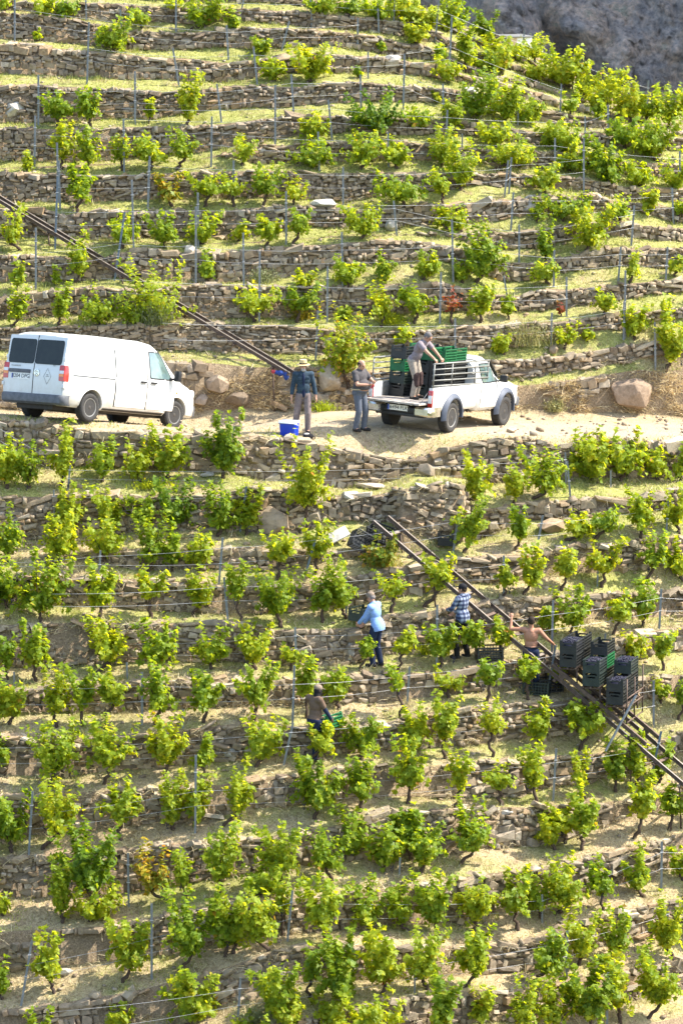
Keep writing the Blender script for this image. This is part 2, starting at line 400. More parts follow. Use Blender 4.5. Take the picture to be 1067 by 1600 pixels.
def recede(px, k):
    """the spur curves away to the right, more so below the road"""
    t = np.clip((np.asarray(px, float) - 380) / 690.0, 0, 1.8)
    amp = np.interp(k, [0, K_BANK - 1, K_ROADWALL + 1, K_ROADWALL + 4, NL], [2.5, 2.0, 2.2, 3.2, 4.2])
    return amp * t ** 1.6

YB = np.stack([YW[k] + recede(PXS, k) + wob(k + 90, PXS, 0.05, 0.02) for k in range(NL)])     # wall foot
# the squared masonry block that steps out below the road wall in the middle
_w = np.clip((PXS - 612) / 14, 0, 1) * np.clip((732 - PXS) / 10, 0, 1)
YB[K_ROADWALL + 1] -= 0.75 * _w
YT = np.stack([YB[k] + 0.10 * np.clip((BOT[k] - TOP[k]) / 45.0, 0, 1.5) for k in range(NL)])
FOOT = [PT(PXS, BOT[k], YB[k]) for k in range(NL)]
HEAD = [PT(PXS, TOP[k], YT[k]) for k in range(NL)]

ROAD_EDGE_Y = YB[K_ROADWALL]
def road_row(d):
    """the road surface d metres behind its edge: it tips away behind the van and is gently tilted under the pickup"""
    x = PXS
    yv = 658 + 0.08 * (np.clip(x, -80, 330) - 134) - 0.7 * (d - 0.7)
    yt = 675 + 0.073 * (np.clip(x, 480, 830) - 698) - 7.0 * (d - 1.2)
    w = np.clip((x - 330) / 250.0, 0, 1); w = w * w * (3 - 2 * w)
    y = yv * (1 - w) + yt * w
    y = np.minimum(y, TOP[K_ROADWALL] - 1.5); y = np.maximum(y, BOT[K_BANK] + 1.0)
    e = min(1.0, d / 1.1); e = e * e * (3 - 2 * e)                     # rounded shoulder above the wall head
    y = TOP[K_ROADWALL] * (1 - e) + y * e
    return PT(x, y, ROAD_EDGE_Y + d)

def build_ground():
    NR = 6
    rows, owner, track = [], [], []
    def bumpy(P, amp):
        out = P.copy()
        for i, p in enumerate(P):
            out[i, 2] += amp * (mnoise.noise(Vector((p[0] * 1.7, p[1] * 1.7, 3.0))) + 0.5 * mnoise.noise(Vector((p[0] * 5, p[1] * 5, 9.0))))
        return out
    # ridge behind the top line: climbs on the left, drops away on the right
    t = np.clip((PXS - 430) / 300, 0, 1); t = t * t * (3 - 2 * t)
    for (dy, zl, zr) in ((45, 30, -30), (14, 9, -9), (5, 3.4, -2.2)):
        P = HEAD[0].copy(); P[:, 1] += dy; P[:, 2] += zl * (1 - t) + zr * t
        rows.append(P); owner.append(-1)
    for k in range(NL):
        rows.append(HEAD[k]); owner.append(-2 - k)         # faces from here to the next row: wall k
        rows.append(FOOT[k]); owner.append(k)              # faces from here: tread below wall k
        if k < NL - 1:
            nrow = NR if k != K_BANK else 16
            for j in range(1, nrow):
                f = j / nrow
                P = FOOT[k] * (1 - f) + HEAD[k + 1] * f
                if k == K_BANK: P = road_row(5.6 * (1 - f) ** 1.35)
                rows.append(bumpy(P, 0.05 if k != K_BANK else 0.025)); owner.append(k)
    P = FOOT[-1].copy(); P[:, 1] -= 14; P[:, 2] -= 9; rows.append(P); owner.append(NL)
    P = P.copy(); P[:, 1] -= 90; P[:, 2] -= 60; rows.append(P); owner.append(NL)
    V = np.concatenate(rows)
    nr = len(rows)
    i, j = np.meshgrid(np.arange(nr - 1), np.arange(NX - 1), indexing="ij")
    a = (i * NX + j).ravel()
    F = np.stack([a, a + NX, a + NX + 1, a + 1], -1)
    fo = np.array(owner)[i.ravel()]
    is_road = fo == K_BANK
    def sub(mask):
        f = F[mask]; u, inv = np.unique(f, return_inverse=True)
        return V[u], inv.reshape(-1, 4), u
    v, f, _ = sub(~is_road)
    hill = link_mesh("hillside_ground", np_mesh("hillside_ground", v, f), M["ground"]); tag(hill, kind="structure")
    smooth(hill.data)
    v, f, u = sub(is_road)
    me = np_mesh("dirt_road", v, f)
    at = me.attributes.new("track", 'FLOAT', 'POINT')
    rowi = u // NX
    r0 = rowi.min(); fr = (rowi - r0) / (rowi.max() - r0)     # 0 at the bank, 1 at the edge
    x = PXS[u % NX]
    c1 = 0.22 + 0.0 * x; c2 = 0.62 - 0.12 * np.clip((x - 500) / 500, 0, 1)
    val = np.maximum(np.exp(-((fr - c1) / 0.13) ** 2), np.exp(-((fr - c2) / 0.13) ** 2))
    val = np.maximum(val, np.clip((x - 560) / 200, 0, 1) * np.exp(-((fr - 0.42) / 0.25) ** 2) * 0.9)
    at.data.foreach_set("value", val.astype(np.float32))
    road = link_mesh("dirt_road", me, M["road"]); tag(road, kind="structure")
    smooth(road.data)
    bvh = BVHTree.FromPolygons([tuple(p) for p in V.tolist()], F.tolist())
    return bvh, fo
GROUND, FACE_OWNER = build_ground()

def pix_ground(px, py):
    """point of the hillside seen at a photograph pixel: (point, tread or wall index)"""
    d = ray(px, py).normalized()
    loc, nrm, idx, dist = GROUND.ray_cast(CAM, d, 400.0)
    if loc is None: return None, None
    return loc, int(FACE_OWNER[idx])

def foot_at(px, py, reach=26):
    """nearest terrace tread (not a wall face) seen close to that pixel"""
    for o in [v for a in range(0, reach, 2) for v in ((a, -a) if a else (0,))]:
        p, k = pix_ground(px, py + o)
        if p is not None and 0 <= k < NL: return p, k
    p, k = pix_ground(px, py)
    if k is not None: k = min(NL - 1, k if k >= 0 else max(0, -2 - k))
    return (p, k) if p is not None else (Vector(PT(px, py, 20.0)), 0)

def ground_z(x, y, z0=60.0):
    loc, n, idx, d = GROUND.ray_cast(Vector((x, y, z0)), Vector((0, 0, -1)), 200.0)
    return loc.z if loc is not None else 0.0

ORD = ["zeroth", "first", "second", "third", "fourth", "fifth", "sixth", "seventh", "eighth", "ninth", "tenth", "eleventh", "twelfth", "thirteenth",
       "fourteenth", "fifteenth", "sixteenth", "seventeenth", "eighteenth", "nineteenth", "twentieth"] + ["twenty-" + w for w in ("first", "second", "third", "fourth", "fifth", "sixth", "seventh", "eighth", "ninth")] + ["thirtieth"]
def terrace_words(k):
    """which terrace the tread below wall line k is"""
    if k < 0: k = max(0, -2 - k)
    if k == K_BANK: return "the dirt road"
    if k > K_BANK: return "the %s terrace below the road" % ORD[k - K_BANK]
    return "the %s terrace above the road" % ORD[K_BANK - k]

# ------------------------------------------------------------------ far cliff in the shade
def build_cliff():
    m, nt, b = new_mat("cliff_rock")
    geo = nt.nodes.new("ShaderNodeNewGeometry")
    n1 = noise_node(nt, 0.30, 9, 0.72, vec=geo.outputs["Position"]); n2 = noise_node(nt, 1.6, 9, 0.78, vec=geo.outputs["Position"])
    c = ramp(nt, n1.outputs[0], [(0.36, (0.42, 0.40, 0.40)), (0.48, (0.62, 0.53, 0.47)), (0.56, (0.80, 0.62, 0.49)), (0.66, (0.44, 0.44, 0.35))])
    c2 = mix(nt, 0.8, c.outputs[0], ramp(nt, n2.outputs[0], [(0.36, (0.3, 0.3, 0.32)), (0.64, (1.45, 1.38, 1.3))]).outputs[0], 'MULTIPLY')
    nt.links.new(c2, b.inputs["Base Color"]); bump(nt, b, n2.outputs[0], 1.0, 1.2); b.inputs["Roughness"].default_value = 1.0; b.inputs["Specular IOR Level"].default_value = 0.05
    xs = np.concatenate([np.linspace(-150, -4, 50), np.linspace(-3, 48, 200), np.linspace(49, 180, 50)])
    zs = np.concatenate([np.linspace(-110, -34, 25), np.linspace(-33, 4, 150), np.linspace(6, 130, 45)])
    nx, nz = len(xs), len(zs)
    V = np.zeros((nz, nx, 3))
    for i, z in enumerate(zs):
        for j, x in enumerate(xs):
            y = 300 - 0.55 * x + 0.24 * z
            p = Vector((x * 0.05 + z * .02, z * 0.03, 0))
            q = Vector((x * .16 + z * .07, z * .09, 4.0))
            d = 13 * mnoise.noise(p) + 8 * abs(mnoise.noise(p * 2.3 + Vector((3, 1, 0)))) + 5.0 * (1 - abs(mnoise.noise(q))) + 2.6 * abs(mnoise.noise(q * 2.7)) + 1.3 * abs(mnoise.noise(q * 6.5)) + .6 * abs(mnoise.noise(q * 15.0)) + .3 * mnoise.noise(q * 31.0)
            V[i, j] = (x, y - d, z)
    i, j = np.meshgrid(np.arange(nz - 1), np.arange(nx - 1), indexing="ij")
    a = (i * nx + j).ravel()
    me = np_mesh("cliff", V.reshape(-1, 3), np.stack([a, a + 1, a + nx + 1, a + nx], -1))
    o = link_mesh("rock_mountain", me, m); tag(o, kind="structure")
build_cliff()

# ------------------------------------------------------------------ dry-stone walls
def stone_variants(n=18):
    out = []
    r = random.Random(3)
    for i in range(n):
        bm = bmesh.new()
        for sx in (-1, 1):
            for sy in (-1, 1):
                for sz in (-1, 1):
                    bm.verts.new((sx * r.uniform(.30, .5), sy * r.uniform(.36, .5), sz * r.uniform(.20, .5)))
        for q in range(4):
            v = Vector((r.gauss(0, 1), r.gauss(0, 1), r.gauss(0, 1))).normalized()
            bm.verts.new((v.x * .52, v.y * .5, v.z * .5))
        res = bmesh.ops.convex_hull(bm, input=bm.verts)
        bmesh.ops.delete(bm, geom=[v for v in bm.verts if not v.link_faces], context='VERTS')
        bmesh.ops.recalc_face_normals(bm, faces=bm.faces)
        me = bpy.data.meshes.new("stone"); bm.to_mesh(me); bm.free()
        me.materials.append(M["stone"])
        out.append(me)
    return out
STONES = stone_variants()
STONE_V = [(np.array([v.co[:] for v in me.vertices]), np.array([p.vertices[:] for p in me.polygons if len(p.vertices) == 3])) for me in STONES]

def wall_label(k):
    kind, n, _ = LINES[k]
    if kind == "bank": return "earth and stone bank rising behind the dirt road, van and pickup"
    if k == K_ROADWALL: return "tall dry stone wall directly below the road edge, holding up the road"
    t = terrace_words(k - 1 if kind == "below" else k - 1)
    return "dry stone wall holding up %s" % t

def build_wall(k):
    kind = LINES[k][0]
    r = random.Random(100 + k)
    lo, hi = -190, 1250
    foot, head = FOOT[k], HEAD[k]
    def at(px):
        f = np.array([np.interp(px, PXS, foot[:, c]) for c in range(3)]); h = np.array([np.interp(px, PXS, head[:, c]) for c in range(3)])
        return Vector(f), Vector(h)
    hh = np.linalg.norm(head - foot, axis=1)
    if max(hh[(PXS > 0) & (PXS < 1067)]) < 0.12: return
    rough = 0.0 if kind == "above" else (0.33 if k > K_ROADWALL + 2 else 0.03)
    if kind == "bank": rough = 0.42
    big = 0.88 if k < K_BANK else 1.4 if k == K_BANK else (1.12 if k == K_ROADWALL else 1.12)
    items = []
    z = 0.0
    course = 0
    top = float(hh.max())
    while z < top:
        ch = big * (r.uniform(0.075, 0.125) if r.random() < 0.8 else r.uniform(0.13, 0.20))
        px = lo + r.uniform(-20, 0)
        while px < hi:
            w = min(0.62, max(0.075, r.lognormvariate(math.log(0.165 * big), 0.55)))
            if r.random() < 0.03: w *= 1.5
            f, h = at(px + w * 35)
            s = FPX / (f.y - CAM.y)
            H = (h - f).length
            step = w * s
            hz = min(ch, H - z)
            last = H - z < ch * 1.45
            if last: hz = H - z
            if hz > 0.05 and z < H:
                pc = f + (h - f) * ((z + hz / 2) / max(H, 1e-3))
                gap = mnoise.noise(Vector((pc.x * 0.55, pc.z * 0.8, k * 3.1))) * 0.5 + 0.5
                if kind == "bank" and px > 800: gap -= .22
                if gap > rough + (0.0 if rough else -0.05) or (last and r.random() < 0.65 and kind != "bank"):
                    f2, h2 = at(px + step)
                    f1, h1 = at(px)
                    tv = (f2 - f1) + ((h2 - h1) - (f2 - f1)) * min(1, z / max(H, .01))
                    yaw = math.atan2(tv.y, tv.x); roll = math.atan2(tv.z, math.hypot(tv.x, tv.y))
                    loose = 1.25 if kind != "below" or k <= K_ROADWALL + 1 else 1.5
                    dep = r.uniform(0.22, 0.36)
                    loc = pc + Vector((0, 0.06 + r.uniform(-0.06, 0.05) * loose, 0.05 * mnoise.noise(Vector((pc.x * 1.6, z * 3, k * 5.0)))))
                    rot = Euler((r.gauss(0, .12) * loose, -roll + r.gauss(0, .14) * loose, yaw + r.gauss(0, .16) * loose))
                    sw = w * r.uniform(1.0, 1.18); sh = hz * r.uniform(0.85, 1.45)
                    if last: sw *= r.uniform(1.0, 1.35); loc.y -= 0.03; loc.z += r.uniform(-.02, .035)
                    cen = px + step / 2
                    items.append((loc, rot, Vector((sw, dep, sh)), -12 < cen < 1079 and sw * s > 8.0 and sh * s > 5.0, sw * sh * s * s, r.randrange(len(STONES))))
            px += step * r.uniform(0.92, 1.04)
        z += ch * 0.95
        course += 1
    root = empty("drystone_wall" if kind != "bank" else "stone_bank", FOOT[k][NX // 2].tolist(), label=wall_label(k), cat="wall" if kind != "bank" else "bank",
                 group="dry stone walls of the terraces")
    inv = Matrix.Translation(-Vector(FOOT[k][NX // 2]))
    cand = sorted([i for i in items if i[3]], key=lambda i: -i[4])[:300]
    keep = set(id(i) for i in cand)
    V, F, n = [], [], 0
    for it in items:
        loc, rot, sc, vis, area, mi = it
        if id(it) in keep:
            o = bpy.data.objects.new("stone", STONES[mi]); COL.objects.link(o)
            o.parent = root; o.location = inv @ loc; o.rotation_euler = rot; o.scale = sc
        else:
            v, f = STONE_V[mi]
            Mx = Matrix.Translation(inv @ loc) @ rot.to_matrix().to_4x4() @ Matrix.Diagonal((*sc, 1))
            A = np.array(Mx)
            V.append(v @ A[:3, :3].T + A[:3, 3]); F.append(f + n); n += len(v)
    if V:
        o = link_mesh("small_stones", np_mesh("small_stones", np.concatenate(V), np.concatenate(F)), M["rubble"], root); o["kind"] = "stuff"
for k in range(NL - 2): build_wall(k)
# ------------------------------------------------------------------ grass and straw on the terraces
def tread_points(n, seed, klo=0, khi=NL - 2, xlo=-70, xhi=1140):
    r = np.random.default_rng(seed)
    ks, wts = [], []
    for k in range(klo, khi):
        a = float(np.mean(np.abs(HEAD[k + 1][:, 1] - FOOT[k][:, 1]))) + 0.25
        ks.append(k); wts.append(a * (0.8 if k == K_BANK else 1.0))
    wts = np.array(wts) / sum(wts)
    kk = r.choice(ks, n, p=wts); px = r.uniform(xlo, xhi, n); f = r.uniform(0, 1, n) ** 1.0
    P = np.zeros((n, 3))
    for k in ks:
        m = kk == k
        for c in range(3):
            a = np.interp(px[m], PXS, FOOT[k][:, c]); b = np.interp(px[m], PXS, HEAD[k + 1][:, c])
            P[m, c] = a * (1 - f[m]) + b * f[m]
    return P, kk, px, f, r

def vnoise(P, s, o=0.0):
    return np.array([mnoise.noise(Vector((p[0] * s + o, p[1] * s, p[2] * s + o))) for p in P])

def blades(name, P, L, lean, width, r, mat, down=0.0):
    n = len(P)
    az = r.uniform(0, 2 * math.pi, n)
    el = np.clip(r.normal(lean, 0.35, n), -0.9, 1.5)
    d = np.stack([np.cos(az) * np.cos(el), np.sin(az) * np.cos(el), np.sin(el)], -1)
    side = np.stack([-np.sin(az), np.cos(az), np.zeros(n)], -1)
    tw = r.uniform(0, 2 * math.pi, n)
    side = side * np.cos(tw)[:, None] + np.cross(d, side) * np.sin(tw)[:, None]
    w = (width * r.uniform(0.6, 1.3, n))[:, None]
    mid = P + d * (L * 0.55)[:, None] + np.array([0, 0, 0.0])
    tip = P + d * L[:, None] - np.stack([np.zeros(n), np.zeros(n), L * r.uniform(0.05, 0.4, n)], -1)
    V = np.concatenate([P - side * w * 0.5, P + side * w * 0.5, mid + side * w * 0.35, mid - side * w * 0.35, tip])
    i = np.arange(n)
    F = np.concatenate([np.stack([i, i + n, i + 2 * n], -1), np.stack([i, i + 2 * n, i + 3 * n], -1), np.stack([i + 3 * n, i + 2 * n, i + 4 * n], -1)])
    o = link_mesh(name, np_mesh(name, V, F), mat); tag(o, kind="stuff")
    return o

def build_grass():
    P, kk, px, f, r = tread_points(120000, 5)
    for i in np.nonzero(kk == K_BANK)[0]: P[i, 2] = ground_z(P[i, 0], P[i, 1])
    nz = vnoise(P, 0.62) + 0.45 * vnoise(P, 1.9, 7.0)
    zz = np.clip((P[:, 2] + 10) / 22, 0, 1)
    green = nz + (zz - 0.45) * 0.8 + r.normal(0, 0.18, len(P)) > 0.02
    road = kk == K_BANK
    keep = ~road | (r.uniform(0, 1, len(P)) < np.where((f < 0.1) | (f > 0.72), 1.0, 0.16)) & (px > -80)
    g = green & keep & (~road | (f > 0.85))
    s = ~green & keep
    lowdensity = r.uniform(0, 1, len(P)) < 0.8
    L = r.uniform(0.05, 0.13, len(P))
    blades("green_grass", P[g], L[g] * 1.0, 1.05, 0.016, r, M["grass"])
    s &= lowdensity
    blades("dry_grass", P[s], L[s] * 1.15 * np.where(road[s], 0.6, 1.0), 0.75, 0.013, r, M["straw"])
    # taller tufts, green and dry
    T, kt, tx, tf, r = tread_points(900, 21)
    T = T[kt != K_BANK]
    Q = np.repeat(T, 22, 0) + r.normal(0, 1, (len(T) * 22, 3)) * np.array([.07, .05, .01])
    tone = np.repeat(vnoise(T, .62) + np.clip((T[:, 2] + 10) / 22, 0, 1) * .85 - .42 + r.normal(0, .25, len(T)) > 0, 22)
    L = r.uniform(.08, .24, len(Q))
    blades("grass_tufts", Q[tone], L[tone], 1.0, .014, r, M["grass"])
    blades("dry_tufts", Q[~tone], L[~tone] * 1.25, .85, .012, r, M["straw"])
    # straw hanging over the wall heads and piled at the wall feet
    n = 62000
    ks = np.array([k for k in range(0, NL - 2)] + [k for k in range(K_BANK, NL - 2)])
    kk = r.choice(ks, n); px = r.uniform(-70, 1140, n)
    foot = r.uniform(0, 1, n) < 0.45
    Q = np.zeros((n, 3)); H = np.zeros(n)
    for k in ks:
        m = kk == k
        H[m] = np.interp(px[m], PXS, BOT[k] - TOP[k])
        for c in range(3):
            a = np.interp(px[m], PXS, FOOT[k][:, c]); b = np.interp(px[m], PXS, HEAD[k][:, c])
            t = np.where(foot[m], r.uniform(0, 0.22, m.sum()), np.where(r.uniform(0, 1, m.sum()) < 0.6, r.uniform(0.85, 1.02, m.sum()), r.uniform(0.2, 0.9, m.sum())))
            Q[m, c] = a * (1 - t) + b * t
    Q[:, 1] -= r.uniform(-0.02, 0.14, n)
    cl = vnoise(Q, 0.9, 31.0) + 0.5 * vnoise(Q, 2.4, 3.0)
    ok = (cl > np.where(kk >= K_BANK, -0.12, 0.10)) & (H > 8)
    Q = Q[ok]
    blades("hanging_straw", Q, r.uniform(0.12, 0.34, len(Q)), 0.1, 0.013, r, M["straw"])
    # bank behind the road: thick straw
    n = 22000
    px = r.uniform(-70, 1140, n); t = r.uniform(0, 1, n) ** 1.3
    Q = np.stack([np.interp(px, PXS, FOOT[K_BANK][:, c]) * (1 - t) + np.interp(px, PXS, HEAD[K_BANK][:, c]) * t for c in range(3)], -1)
    Q[:, 1] -= r.uniform(0, 0.12, n)
    ok = vnoise(Q, 0.8, 11.0) + 0.6 * vnoise(Q, 2.5, 4.0) > 0.0
    Q = Q[ok]
    blades("bank_straw", Q, r.uniform(0.10, 0.30, len(Q)), 0.35, 0.013, r, M["straw"])
build_grass()

